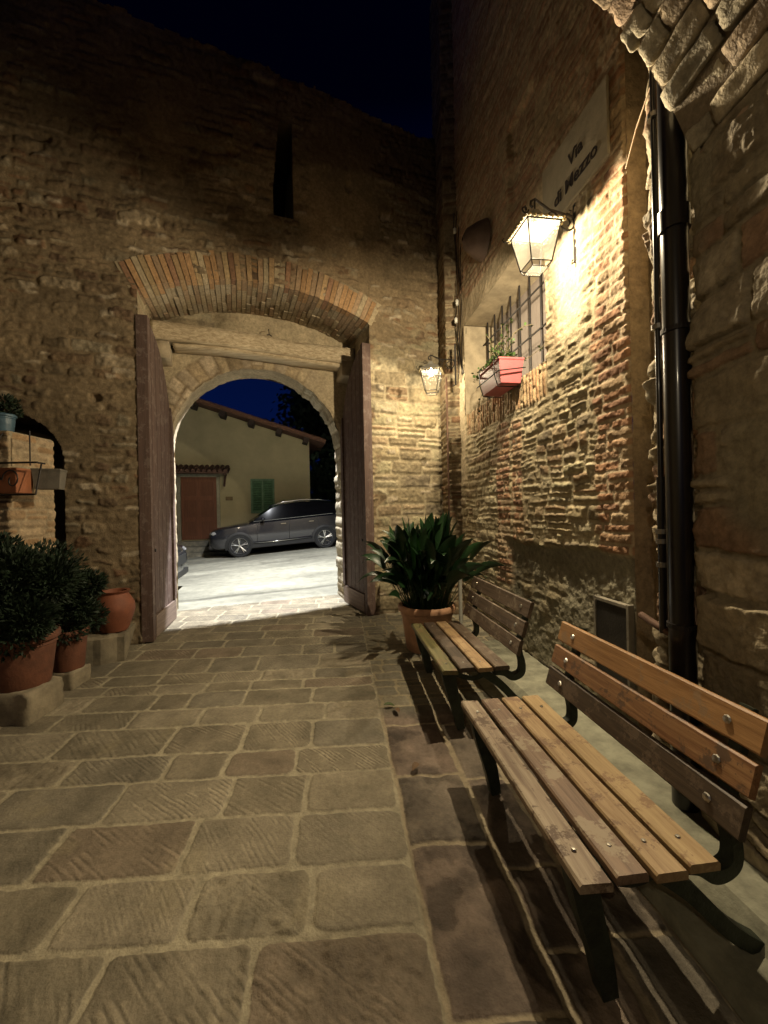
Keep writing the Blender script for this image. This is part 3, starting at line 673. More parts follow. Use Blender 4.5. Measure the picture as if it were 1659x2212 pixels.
def brick_field(name, bricks, m, parent, seed):
    """bricks: (origin, ex, ey, ez half-axes, tone) -> one mesh part of rounded worn bricks"""
    Vs = []; Fs = []; Ts = []; k = 0
    for bi, (o_, ex, ey, ez, tone, rnd) in enumerate(bricks):
        L_ = np.array([np.linalg.norm(ex), np.linalg.norm(ey), np.linalg.norm(ez)]); q = CV * L_
        core = np.clip(q, -(L_ - rnd), L_ - rnd); d = q - core; ln_ = np.linalg.norm(d, axis=1)[:, None]; q = core + d / np.maximum(ln_, 1e-9) * np.minimum(ln_, rnd)
        nz = fbm(q[:, 0] * 14 + bi * 3.7 + q[:, 2] * 9, q[:, 1] * 14 + q[:, 2] * 14 + bi, seed, 4)
        nr = CV / np.linalg.norm(CV, axis=1)[:, None]; q = q + nr * (nz * .016 - .006 * (np.abs(nz) > .35))[:, None]
        w_ = np.array(o_) + (q[:, :1] / L_[0]) * ex + (q[:, 1:2] / L_[1]) * ey + (q[:, 2:] / L_[2]) * ez
        Vs.append(w_); Fs.append(CF + k); k += len(CV); Ts.append(np.clip(np.array(tone)[None] * (1 + .6 * nz)[:, None], .01, 1))
    V = np.concatenate(Vs); F_ = np.concatenate(Fs); T = np.concatenate(Ts); me = bpy.data.meshes.new(name); me.from_pydata(V.tolist(), [], F_.tolist())
    at = me.color_attributes.new('tone', 'FLOAT_COLOR', 'POINT'); at.data.foreach_set('color', np.concatenate([T, np.ones((len(T), 1))], 1).astype(np.float32).ravel())
    return attach(link(name, me, m, None, True), parent)
BR_ = []; rg = random.Random(21); row = .112 / RV; t = tA - .035
while t < 2.3:
    y1 = YF + rg.uniform(-.015, .018); first = rg.choice([.14, .28, .30])
    while y1 > .35:
        ly = first; first = rg.uniform(.26, .32); y0 = y1 - ly
        gone = rg.random() < .10
        tm = t + row / 2; r0 = RV + (rg.uniform(-.008, .006) if not gone else .03) + .06; er = np.array([math.cos(tm), 0, math.sin(tm)]); et = np.array([-math.sin(tm), 0, math.cos(tm)])
        tone = np.array(rg.choice([(.30, .23, .15), (.33, .27, .18), (.27, .20, .13), (.30, .21, .14), (.35, .30, .21)])) * rg.uniform(.8, 1.15)
        tl_ = rg.uniform(-.03, .03)
        BR_.append((np.array([CX, (y0 + y1) / 2, CZ]) + er * r0, np.array([tl_ * .1, (y1 - y0) / 2 - .005, 0]), et * (row * RV / 2 - .0045), er * .065, tone, rg.uniform(.012, .022)))
        y1 = y0
    t += row
brick_field('soffit_bricks', BR_, M_STONE, vp, 5)
# outside face over the arch mouth, built back from it
ts2 = np.linspace(.1, PI - .1, 120); rh = np.linspace(RV + .2, RV + 3.6, 40); T_, Rr = np.meshgrid(ts2, rh, indexing='ij')
xx = CX + Rr * np.cos(T_); zz_ = CZ + Rr * np.sin(T_); h, c = masonry(xx, zz_, 415, (.08, .16), (.15, .35), pal=BROWN)
pt = np.stack([xx, YF - .02 + h * .3, zz_], -1); keep = (xx[:-1, :-1] < 2.3) & (xx[:-1, :-1] > -5) & (zz_[:-1, :-1] > 2.3)
attach(sheet('outer_arch_face', pt, c, keep, M_STONE), vp)
# left side wall of the passage and the building beyond it
zz = spaced(-.05, 4.2, lambda t: .05); yy = spaced(-3.5, YF, lambda t: .05); Z, Yp = np.meshgrid(zz, yy, indexing='ij')
h, c = masonry(Yp, Z, 421, (.1, .2), (.2, .4)); attach(sheet('passage_wall', np.stack([-3.05 + h, Yp, Z], -1), c, None, M_STONE), vp)
lh = empty('side_house', (-4.9, 3, 0), 0, 'plain stone house wall closing the courtyard at the far left edge', 'house')
yy = spaced(YF, 4.5, lambda t: .04); Z, Yp = np.meshgrid(spaced(-.05, 7, lambda t: .05), yy, indexing='ij')
h, c = masonry(Yp, Z, 425, (.1, .2), (.2, .4), pal=BROWN); attach(sheet('wall_face', np.stack([-5.0 + h, Yp, Z], -1), c, None, M_STONE), lh)

# ------------------------------------------------------------------ downpipes
M_PIPE = mat('black_pipe', (.010, .008, .008), .3, .0, bump=0, coat=.25)
dp = empty('downpipe', (1.435, 1.935, 0), 0, 'thick glossy black rain pipe running up the stone pier', 'downpipe')
b = MB(); b.tube([(0, 0, .1), (0, 0, 2.2), (0, 0, 2.95), (0, 0, 4.9)], .057, 28); b.build('pipe', M_PIPE, dp, smooth=True, angle=40)
b = MB(); b.lathe([(.057, -.05), (.066, -.05), (.066, .05), (.057, .05)], (0, 0, 2.98), 28); b.build('pipe_collar', M_PIPE, dp, smooth=True, angle=40)
b = MB()
for zc in (1.02, 2.45): b.lathe([(.058, -.012), (.064, -.012), (.064, .012), (.058, .012)], (0, 0, zc), 24)
b.build_split('pipe_bracket', M_IRON, dp)
b = MB(); b.tube([(-.02, .28, 1.0), (-.01, .15, .97), (.0, .04, .95)], .02, 10); b.build('branch_pipe', mat('rusty_iron', (.13, .07, .045), .7, .3), dp, smooth=True)
tp = empty('thin_pipe', (1.425, 2.05, 0), 0, 'thin black conduit just behind the thick rain pipe', 'conduit')
b = MB(); b.tube([(0, 0, .95), (0, 0, 1.75)], .02, 12); b.tube([(0, 0, 1.75), (0, 0, 4.9)], .013, 12); b.build('conduit', M_PIPE, tp, smooth=True, angle=40)
b = MB()
for zc in (1.3, 1.42, 1.47, 2.52, 3.6): b.lathe([(.0, -.012), (.028, -.012), (.028, .012), (.0, .012)], (0, 0, zc), 14)
b.build_split('clip', mat('dull_metal', (.3, .28, .25), .4, .8), tp)
cb_ = MB(); cb_.tube([(1.56, 2.5, 3.72), (1.50, 2.3, 3.78), (1.43, 2.05, 3.80), (1.38, 1.9, 3.86)], .004, 6)
tag(cb_.build('loose_cable', mat('tan_cable', (.42, .28, .16), .6)), 'thin tan cable hanging from the wall to the vault edge', 'cable')
hp = empty('hatch', tuple(wp(2.76, .02, .72)), math.atan2(WD.y, WD.x), 'dark metal meter hatch low in the wall behind the near bench', 'meter box')
b = MB(); b.box((0, 0, -.06), (.30, .03, .56)); b.build('door_plate', mat('dark_hatch', (.05, .045, .04), .6, .4), hp, bevel=.004)
b = MB()
for q in ((-.16, .02), (.16, .02)): b.box((q[0], .0, -.06), (.02, .045, .60))
b.box((0, 0, .225), (.30, .045, .02)); b.build('frame', mat('hatch_frame', (.25, .22, .17), .8), hp)
gpz_ = empty('gas_pipe', (.80, 4.28, .05), 0, 'short pale pipe with yellow foot rising beside the potted aspidistra', 'gas pipe')
b = MB(); b.tube([(0, 0, .26), (0, 0, .9)], .02, 12); b.build('riser', mat('grey_paint', (.45, .44, .38), .5), gpz_, smooth=True, angle=40)
b = MB(); b.tube([(0, 0, 0), (0, 0, .26)], .023, 12); b.build('foot', mat('yellow_paint', (.6, .42, .05), .5), gpz_, smooth=True, angle=40)
b = MB(); b.lathe([(0, -.02), (.02, -.02), (.025, 0), (.02, .02), (0, .02)], (-.04, 0, .34), 10); b.build('valve', mat('brass', (.5, .36, .15), .4, .8), gpz_)
cd = empty('corner_conduit', (.93, 5.69, 0), 0, 'thin rust brown conduit down the corner buttress below the smaller lantern', 'conduit')
b = MB(); b.tube([(0, 0, .5), (0, 0, 3.5)], .014, 10); b.build('tube', mat('rusty_iron', (.13, .07, .045), .7, .3), cd, smooth=True)
b = MB()
for zc in (.9, 1.8, 2.7): b.box((.0, .02, zc), (.05, .03, .015))
b.build_split('clip', M_IRON, cd)
cbl = empty('cable_bundle', tuple(wp(5.62, .03, 3.5)), 0, 'dark cables with white insulators hanging high on the wall above the smaller lantern', 'cables')
b = MB()
for i in range(5):
    ox = .05 * (i - 2); b.tube([(ox * .4 + .02 * math.sin(k * 1.1 + i), -.03 - .3 * (i - 2) * .1 + .02 * math.cos(k * 1.7 + i), -.1 + k * .22) for k in range(12)], .006, 5)
b.build_split('cable', M_PIPE, cbl, smooth=True)
b = MB()
for (dx, z0) in ((-.05, 1.0), (-.07, .75), (-.06, 2.0)): b.lathe([(0, -.045), (.02, -.04), (.024, .02), (0, .045)], (dx, -.06, z0), 10)
b.build_split('insulator', mat('white_ceramic', (.7, .68, .6), .3), cbl, smooth=True)

# ------------------------------------------------------------------ benches
def slat_mb(y0, y1, xc, zc, w, th, ang, seed):
    """plank lofted along y with slight wear"""
    rg = random.Random(seed); b = MB(); n = 24; vs = []; ca, sa_ = math.cos(ang), math.sin(ang)
    sec = [(-.5, -.5), (.5, -.5), (.5, .25), (.44, .5), (-.44, .5), (-.5, .25)]
    warpv = rg.uniform(-.004, .004)
    for i in range(n + 1):
        t = i / n; y = y0 + (y1 - y0) * t
        for (p, q) in sec:
            e = w * p + (rg.uniform(-.0008, .0008)); f = th * q + warpv * math.sin(PI * t)
            vs.append((xc + e * ca - f * sa_, y, zc + e * sa_ + f * ca))
    m = 6; fs = [(i * m + j, i * m + (j + 1) % m, (i + 1) * m + (j + 1) % m, (i + 1) * m + j) for i in range(n) for j in range(m)] + [tuple(range(m - 1, -1, -1)), tuple(n * m + j for j in range(m))]
    return b.add(vs, fs)
def WM(n, c1, c2, wear=None, r=.55): return wood_mat(n, c1, c2, r, wear)
W_GREY = WM('slat_bleached', (.42, .33, .23), (.22, .15, .10), (.13, .08, .05))
W_BRN = WM('slat_brown', (.30, .20, .13), (.15, .09, .06), (.36, .28, .19))
W_TAN = WM('slat_tan', (.46, .32, .17), (.28, .17, .08), (.22, .13, .07))
W_TAN2 = WM('slat_ochre', (.48, .34, .17), (.32, .20, .09), (.27, .16, .08))
W_ORG = WM('slat_orange', (.46, .25, .10), (.30, .15, .055), (.34, .21, .11), .5)
W_ORG2 = WM('slat_red_brown', (.40, .22, .10), (.22, .10, .045), (.15, .09, .055), .5)
W_DRK = WM('slat_dark', (.10, .07, .045), (.05, .035, .025), (.14, .10, .07))
W_MOSS = WM('slat_mossy', (.22, .19, .08), (.11, .10, .04), (.20, .14, .07))
W_OLD = WM('slat_old', (.15, .105, .07), (.075, .05, .033), (.22, .17, .12))
M_CAST = mat('green_cast_iron', (.035, .045, .030), .5, .3, var=.4, scale=20, bump=.3)
M_BOLT = mat('bolt_steel', (.55, .52, .45), .3, 1, bump=0)
def bench(loc, rz, L_, seatm, backm, label, seed, offs=(0, 0, 0, 0)):
    t = empty('park_bench', loc, rz, label, 'bench', 'slatted benches along the right wall')
    W = .49; zs = .445
    for i in range(4):
        x = -W / 2 + .055 + i * .127
        o = slat_mb(offs[i], L_ , x, zs - (.004 if i == 0 else 0), .108, .03, R(-3 if i == 0 else 0), seed + i).build('seat_slat', seatm[i], t, bevel=.0)
        bo = MB()
        for yb in (.12, L_ - .14): bo.lathe([(0, .004), (.007, .0035), (.009, 0)], (x, yb, zs + .0155), 8)
        bo.build_split('bolt', M_BOLT, o)
    for i, (z0, dx) in enumerate(((.58, .075), (.71, .115), (.845, .16))):
        o = slat_mb(0, L_, W / 2 + dx, z0, .112 if i < 2 else .118, .028, R(90 - 17), seed + 9 + i).build('back_slat', backm[i], t)
        for yb in (.12, L_ - .14):
            bo = MB().lathe([(0, .006), (.012, .005), (.016, 0)], (0, 0, 0), 8)
            M_ = Matrix.Translation((W / 2 + dx - .016, yb, z0 + .005)) @ Matrix.Rotation(R(-73), 4, 'Y')
            bo.v = [tuple(M_ @ Vector(v)) for v in bo.v]; bo.build('bolt', M_BOLT, o)
    def curve(pts, n=8):
        out = []; P_ = [pts[0]] + pts + [pts[-1]]
        for i in range(1, len(P_) - 2):
            for k in range(n):
                u = k / n; q = []
                for d in (0, 1):
                    p0, p1, p2, p3 = P_[i - 1][d], P_[i][d], P_[i + 1][d], P_[i + 2][d]
                    q.append(.5 * (2 * p1 + (p2 - p0) * u + (2 * p0 - 5 * p1 + 4 * p2 - p3) * u * u + (3 * p1 - p0 - 3 * p2 + p3) * u ** 3))
                out.append(tuple(q))
        return out + [pts[-1]]
    for yb in (.10, L_ - .14):
        fr = MB()
        def rib(pts, w, th):
            n0 = len(fr.v); c = curve(pts); tt = th if not isinstance(th, tuple) else [th[0] + (th[1] - th[0]) * i / (len(c) - 1) for i in range(len(c))]
            fr.ribbon(c, w, tt, axis='y'); fr.v[n0:] = [(v[0], v[1] + yb, v[2]) for v in fr.v[n0:]]
        rib([(-.185, .42), (-.165, .30), (-.125, .14), (-.10, .0)], .06, (.10, .055))
        rib([(-.235, .418), (0, .416), (.235, .418)], .045, .025)
        rib([(.06, .405), (.20, .30), (.36, .14), (.54, .03)], .05, (.06, .05))
        rib([(-.16, .40), (.0, .35), (.12, .39)], .02, .03)
        rib([(.16, .40), (.235, .385), (.30, .345), (.365, .37), (.375, .44), (.355, .54), (.375, .66), (.415, .78), (.455, .90)], .05, (.06, .022))
        o = fr.build('leg', M_CAST, t, bevel=.003)
    return t
bench((.812, 1.235, 0), R(6.4), 1.19, [W_GREY, W_BRN, W_TAN, W_TAN2], [W_DRK, W_ORG2, W_ORG], 'near slatted bench with orange top back slat and worn tan seat', 5, (.0, .01, .0, .015))
bench((.63, 2.80, .03), R(6.8), 1.20, [W_MOSS, W_DRK, W_TAN, W_OLD], [W_OLD, W_OLD, W_OLD], 'far slatted bench, mossy and dark, in front of the potted aspidistra', 25, (.0, .02, .0, .01))

# ------------------------------------------------------------------ pots and plants
M_TERRA = mat('terracotta', (.56, .31, .18), .75, var=.25, scale=6, bump=.3, bscale=50)
M_TERRA2 = mat('dark_terracotta', (.17, .065, .035), .75, var=.35, scale=6, bump=.3, bscale=50)
M_SOIL = mat('soil', (.05, .035, .025), .95, bump=.6, bscale=60)
def pot(loc, r, h, m, label, name='plant_pot', jar=False, group='terracotta pots'):
    t = empty(name, loc, 0, label, 'plant pot', group)
    if jar: prof = [(0, 0), (r * .62, 0), (r * .8, h * .2), (r, h * .5), (r * .97, h * .68), (r * .72, h * .88), (r * .66, h * .93), (r * .78, h), (r * .6, h), (r * .55, h * .9), (0, h * .9)]
    else: prof = [(0, 0), (r * .70, 0), (r * .72, .01), (r * .80, h * .4), (r * .86, h * .72), (r * .86, h * .76), (r * .90, h * .775), (r * .88, h * .80), (r * .88, h * .84), (r * .98, h * .87), (r, h * .93), (r * .97, h * .985), (r * .93, h), (r * .86, h * .985), (r * .84, h * .9), (0, h * .9)]
    body = MB().lathe(prof, n=56, wob=.004).build('pot_body', m, t, smooth=True, angle=50)
    MB().lathe([(0, h * .915), (r * (.84 if not jar else .5), h * .91)], n=24).build('soil', M_SOIL, t)
    return t
pot((.457, 4.47, gz(.45, 4.4) - .005), .325, .50, M_TERRA, 'large round terracotta pot holding the aspidistra, past the far bench')
pot((-2.96, 3.25, .26), .245, .42, M_TERRA2, 'big dark terracotta pot on a stone block, foremost at the left edge')
pot((-2.98, 3.74, .2), .165, .37, M_TERRA2, 'smaller terracotta pot on a pale block behind the big one')
pot((-3.02, 4.44, .35), .20, .44, mat('red_terracotta', (.24, .08, .04), .7, var=.25), 'round bellied terracotta jar beside the left gate leaf', 'terracotta_jar', jar=True)
def rock(name, c, d, seed, m, label):
    bm = bmesh.new(); bmesh.ops.create_cube(bm, size=1); bmesh.ops.subdivide_edges(bm, edges=bm.edges[:], cuts=7, use_grid_fill=True)
    for v in bm.verts:
        p = v.co.copy(); q = p * (1 + .10 * (.866 - p.length)); n_ = float(fbm(np.array(p.x * 3 + seed + p.z), np.array(p.y * 3 + p.z * 2), seed)) * .16
        k = 1 - .22 * max(0, p.length - .62) + n_; v.co = Vector((p.x * d[0] * k, p.y * d[1] * k, p.z * d[2] * k))
    me = bpy.data.meshes.new(name); bm.to_mesh(me); bm.free(); o = link(name, me, m, None, True); o.location = c
    return tag(o, label, 'stone block', 'stone blocks under the pots')
M_BLK = mat('block_stone', (.30, .25, .17), .9, var=.3, bump=.5, bscale=25)
rock('stone_block', (-2.93, 3.23, .12), (.36, .36, .30), 3, M_BLK, 'rough pale stone block under the big dark pot')
rock('stone_block', (-2.98, 3.74, .09), (.23, .24, .22), 8, M_BLK, 'small pale stone block under the smaller terracotta pot')
# raised step along the wall foot on the left
st = MB(); ns = 30; vs = []
for i in range(ns + 1):
    t = i / ns; a0 = -3.6 + 2.05 * t; f_ = 2.05 - .85 * t + .03 * math.sin(i * 1.9)
    for (bb_, z_) in ((DF - .05, .34), (DF + f_ * .42 - .03, .34 + .01 * math.sin(i * 2.3)), (DF + f_ * .42, .32), (DF + f_ * .42 + .02, .02)): vs.append(gv(a0, bb_, z_))
st.add(vs, [(i * 4 + k, i * 4 + k + 1, i * 4 + k + 5, i * 4 + k + 4) for i in range(ns) for k in range(3)] + [(0, 1, 2, 3), tuple(ns * 4 + k for k in (3, 2, 1, 0))])
tag(st.build('stone_step', mat('step_stone', (.24, .20, .135), .9, var=.4, scale=5, bump=.6, bscale=20)), 'low stone step along the wall under the terracotta jar', 'step')

def leaf_mesh(b, base, d, up, length, width, bend, n=7, fold=.15):
    d = Vector(d).normalized(); side = d.cross(Vector(up)).normalized(); nrm = side.cross(d).normalized(); vs = []; p = Vector(base); cur = d.copy()
    for i in range(n + 1):
        t = i / n; w = width * (math.sin(PI * min(1, t * .93 + .07)) ** .8) * (1 - .15 * t) if i < n else .001
        vs += [p - side * w / 2 + nrm * w * fold, p, p + side * w / 2 + nrm * w * fold]
        cur = (cur + Vector((0, 0, -bend / n))).normalized(); nrm = side.cross(cur).normalized(); p = p + cur * (length / n)
    fs = []
    for i in range(n): q = i * 3; fs += [(q, q + 1, q + 4, q + 3), (q + 1, q + 2, q + 5, q + 4)]
    b.add(vs, fs)
def leafmat(name, col, col2):
    m = mat(name, col, .38, var=.3, scale=6, bump=.15, bscale=40, col2=col2); nt = m.node_tree; b = nt.nodes['Principled BSDF']
    return m
M_ASP = leafmat('aspidistra_leaf', (.016, .045, .014), (.008, .026, .009))
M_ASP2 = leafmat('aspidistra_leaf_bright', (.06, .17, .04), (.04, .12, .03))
asp = empty('aspidistra', (.457, 4.47, .54), 0, 'tall dark green aspidistra with broad pointed leaves in the large terracotta pot', 'plant')
b = MB(); b2 = MB(); sb_ = MB(); rg = random.Random(12)
for i in range(290):
    az = rg.uniform(0, 2 * PI); inc = min(.95, abs(rg.gauss(.20, .25))); rr = rg.uniform(.02, .24)
    base = Vector((math.cos(az) * rr, math.sin(az) * rr, -.03)); st_l = rg.uniform(.15, .72) * (1 - .2 * inc); d = Vector((math.cos(az) * math.sin(inc), math.sin(az) * math.sin(inc), math.cos(inc)))
    tip = base + d * st_l; sb_.tube([base, base + d * st_l * .5 + Vector((0, 0, .01)), tip], [.005, .004, .003], 4, cap=False)
    L_ = rg.uniform(.28, .42) * (.8 if inc > .8 else 1)
    leaf_mesh(b, tip, d + Vector((rg.uniform(-.2, .2), rg.uniform(-.2, .2), .1)), (rg.uniform(-.3, .3) - d.y, d.x + rg.uniform(-.3, .3), .6), L_, rg.uniform(.09, .155), rg.uniform(.5, 1.7) + inc * .6)
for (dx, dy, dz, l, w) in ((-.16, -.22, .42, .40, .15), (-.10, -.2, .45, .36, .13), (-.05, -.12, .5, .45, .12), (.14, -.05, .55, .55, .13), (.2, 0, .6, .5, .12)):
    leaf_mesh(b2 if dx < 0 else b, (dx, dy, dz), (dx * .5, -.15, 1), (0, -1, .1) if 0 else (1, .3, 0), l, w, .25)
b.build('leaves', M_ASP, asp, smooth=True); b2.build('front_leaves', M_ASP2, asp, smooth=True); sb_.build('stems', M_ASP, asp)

M_BUSH = mat('dark_bush_leaf', (.009, .024, .007), .7, var=.4, scale=8, bump=0)
def bush(loc, rad, n, seed, label, lsize=(.03, .07), m=M_BUSH, name='shrub', needle=True):
    t = empty(name, loc, 0, label, 'shrub'); rg = random.Random(seed); b = MB(); s = MB()
    lobes = [(Vector((rg.uniform(-.6, .6) * rad[0], rg.uniform(-.5, .5) * rad[1], rg.uniform(.25, 1.55) * rad[2])), rg.uniform(.35, .6)) for _ in range(11)]
    for (c, k) in lobes:
        s.tube([(0, 0, -.1), c * .5 + Vector((0, 0, .02)), c], [.012, .008, .004], 5)
        for j in range(n // 11):
            v = Vector((rg.gauss(0, 1), rg.gauss(0, 1), rg.gauss(0, 1))).normalized() * rg.uniform(.2, 1) ** .5
            p = c + Vector((v.x * rad[0] * k, v.y * rad[1] * k, v.z * rad[2] * k)); d = (v + Vector((rg.uniform(-.5, .5), rg.uniform(-.5, .5), rg.uniform(-.2, .8)))).normalized()
            l = rg.uniform(*lsize); sd = d.cross(Vector((rg.uniform(-1, 1), rg.uniform(-1, 1), rg.uniform(-1, 1)))).normalized() * l * (.16 if needle else .3)
            b.add([p, p + d * l * .5 + sd, p + d * l, p + d * l * .5 - sd], [(0, 1, 2, 3)])
    b.build('foliage', m, t); s.build('stems', mat('bark', (.09, .06, .04), .9), t)
    return t
bush((-3.0, 3.27, .66), (.46, .38, .42), 24000, 3, 'dark feathery shrub in the big pot at the left edge', (.025, .065))
bush((-3.0, 3.76, .55), (.34, .3, .3), 12000, 5, 'dark shrub drooping from the smaller pot towards the jar', (.025, .06))

# left brick pier, railing, flower trough, blue pot
pr = empty('brick_pier', (-3.72, 3.95, 0), 0, 'squared brick pier behind the flower trough at the left edge', 'pier')
zz = spaced(0, 2.42, lambda t: .014); pa = path([(-3.98, 3.70), (-3.47, 3.70), (-3.47, 4.2)], .014)
pl = np.concatenate([[0], np.cumsum(np.hypot(*np.diff(pa, axis=0).T))]); Z, Pl = np.meshgrid(zz, pl, indexing='ij')
h, c = masonry(Pl, Z, 501, (.07, .12), (.18, .32), relief=.016, pal=[(.38, .26, .15), (.34, .22, .12), (.40, .30, .19)], mortar=(.36, .28, .18), warp=.012)
nrm = np.array([(0, -1) if p[1] < 3.705 else (1, 0) for p in pa])
attach(sheet('pier_face', np.stack([pa[:, 0][None] + nrm[:, 0][None] * h, pa[:, 1][None] + nrm[:, 1][None] * h, Z], -1), c, None, M_STONE), pr)
b = MB(); b.box((-3.725, 3.95, 2.40), (.52, .52, .06)); attach(b.build('pier_cap', M_BLK, bevel=.015), pr)
pot((-3.66, 3.86, 2.43), .10, .19, mat('blue_glaze', (.07, .13, .18), .4, var=.2), 'small pale blue pot on top of the brick pier', 'blue_pot', group='pots on the pier')
rl = empty('iron_railing', (-3.55, 3.5, 1.8), 0, 'wrought iron scroll railing holding the orange trough at the left edge', 'railing')
b = MB(); b.tube([(-.6, 0, .30), (.52, 0, .30)], .009, 6); b.tube([(-.6, 0, .02), (.50, 0, .02)], .009, 6); b.tube([(.50, 0, .02), (.47, .1, .3)], .007, 5)
b.tube([(.5, 0, .3), (.5, .1, .3)], .008, 5); b.tube([(.05, 0, .3), (.05, .18, .6), (.05, .22, .62)], .006, 5); b.tube([(.28, .2, .3), (.28, .2, .62)], .006, 5)
b.build('rails', M_IRON, rl)
b = MB()
for cx_, s_ in ((.12, 1), (.30, -1), (-.15, 1), (-.36, -1)):
    b.tube([(cx_ + s_ * (.085 - .010 * k / 2) * math.cos(k * .5), -.012, .15 + (.10 - .005 * k) * math.sin(k * .5)) for k in range(15)], .006, 5)
b.build_split('scroll', M_IRON, rl)
def trough(loc, rz, L_, W_, H_, m, label, group, plant=None):
    t = empty('flower_trough', loc, rz, label, 'flower box', group); b = MB()
    vs = []; 
    for (k, z0) in ((.80, 0), (1, H_), (1.05, H_), (1.05, H_ + .02), (.93, H_ + .02), (.90, H_ - .03), (.75, .02)):
        for sx, sy in ((-1, -1), (1, -1), (1, 1), (-1, 1)): vs.append((sx * (L_ / 2 - (1 - k) * W_ * .5), sy * W_ / 2 * k, z0))
    fs = [(0, 1, 2, 3), (24, 25, 26, 27)] + [(i * 4 + j, i * 4 + (j + 1) % 4, i * 4 + 4 + (j + 1) % 4, i * 4 + 4 + j) for i in range(6) for j in range(4)]
    b.add(vs, fs).build('trough', m, t, bevel=.003)
    MB().box((0, 0, H_ - .03), (L_ * .9, W_ * .82, .01)).build('soil', M_SOIL, t)
    return t
trough((-3.52, 3.62, 1.84), 0, .56, .2, .2, mat('orange_terracotta', (.34, .12, .05), .7, var=.2), 'orange terracotta trough hung on the scroll railing at the left edge', 'hanging flower troughs')
trough((-3.16, 3.78, 1.88), R(20), .22, .16, .17, mat('grey_clay', (.16, .14, .11), .8), 'small grey trough at the end of the scroll railing', 'hanging flower troughs')
bush((-3.66, 3.86, 2.60), (.12, .12, .10), 700, 15, 'small dark plant in the pale blue pot', (.03, .06))

# window flower box
fb = trough(tuple(wp(4.1, .17, 2.82)), math.atan2(WD.y, WD.x), .50, .25, .22, mat('pink_plastic', (.50, .13, .14), .45, var=.1), 'pink plastic flower box hung outside the barred window', 'window flower boxes')
b = MB(); tb = []
for yq in (-.18, .18):
    b.tube([(yq, -.13, .26), (yq, .15, .26), (yq, .15, .10), (yq, .11, -.02), (yq, -.1, -.02)], .006, 6)
b.tube([(-.27, .145, .10), (.27, .145, .10)], .006, 6); b.tube([(-.27, .145, .10), (-.27, -.13, .14)], .006, 6)
hg = b.build('hanger', M_IRON, fb)
M_IVY = mat('ivy_leaf', (.10, .17, .05), .5, var=.4, scale=10, bump=0)
vi = empty('trailing_plant', tuple(wp(4.15, .16, 3.0)), math.atan2(WD.y, WD.x), 'straggly green trailing plant growing from the pink flower box over the window bars', 'plant'); rg = random.Random(77)
b = MB(); s = MB()
for i in range(16):
    p = Vector((rg.uniform(-.2, .24), rg.uniform(-.08, .08), 0)); pts_ = [p]
    tgt = rg.choice([(1, 0)] * 2 + [(.1, 1)] * 3)
    d = Vector((rg.uniform(-.3, .5), rg.uniform(-.1, .1), rg.uniform(.5, 1.2))).normalized()
    for k in range(rg.randint(5, 12)):
        d = (d + Vector((rg.uniform(-.35, .4), rg.uniform(-.25, .2), rg.uniform(-.45, .25)))).normalized(); p = p + d * .06; p.y = max(-.26, min(.1, p.y)); pts_.append(p.copy())
        for q in range(rg.randint(1, 3)):
            l = rg.uniform(.018, .04); dd = Vector((rg.uniform(-1, 1), rg.uniform(-1, 1), rg.uniform(-.6, 1))).normalized(); sd = dd.cross(Vector((.3, .2, 1))).normalized() * l * .45
            b.add([p, p + dd * l * .5 + sd, p + dd * l, p + dd * l * .5 - sd], [(0, 1, 2, 3)])
    s.tube(pts_, .003, 4)
for i in range(800):
    p = Vector((rg.uniform(-.24, .36), rg.uniform(-.1, .13), rg.uniform(.02, .13))); l = rg.uniform(.025, .05); dd = Vector((rg.uniform(-1, 1), rg.uniform(-1, 1), rg.uniform(-.4, 1))).normalized(); sd = dd.cross(Vector((.3, .2, 1))).normalized() * l * .4
    b.add([p, p + dd * l * .5 + sd, p + dd * l, p + dd * l * .5 - sd], [(0, 1, 2, 3)])
b.build('leaves', M_IVY, vi); s.build('stems', mat('dry_stem', (.22, .18, .09), .8), vi)

# ------------------------------------------------------------------ street name
sg = empty('street_sign', tuple(wp(3.06, .035, 4.24)), math.atan2(-WD.y, -WD.x), 'pale painted street name panel on the wall above the near lantern', 'sign')
b = MB(); b.box((-.02, 0, .0), (.80, .02, .54)); b.build('panel', mat('sign_plaster', (.46, .40, .29), .8, var=.15), sg, bevel=.004)
def text(body, size, x, z, parent):
    cu = bpy.data.curves.new('lettering', 'FONT'); cu.body = body; cu.size = size; cu.align_x = 'CENTER'; cu.extrude = .0015; cu.resolution_u = 3; cu.offset = .0022
    o = bpy.data.objects.new('tmp', cu); COL.objects.link(o); dg = bpy.context.evaluated_depsgraph_get(); me = bpy.data.meshes.new_from_object(o.evaluated_get(dg)); bpy.data.objects.remove(o)
    p = link('lettering', me, mat('sign_ink', (.03, .02, .018), .8, bump=0), parent); p.location = (x, -.0135, z); p.rotation_euler = (R(90), 0, 0); me.name = 'lettering'; return p
text('Via', .14, .04, .0, sg); text('di Mezzo', .145, .02, -.17, sg)

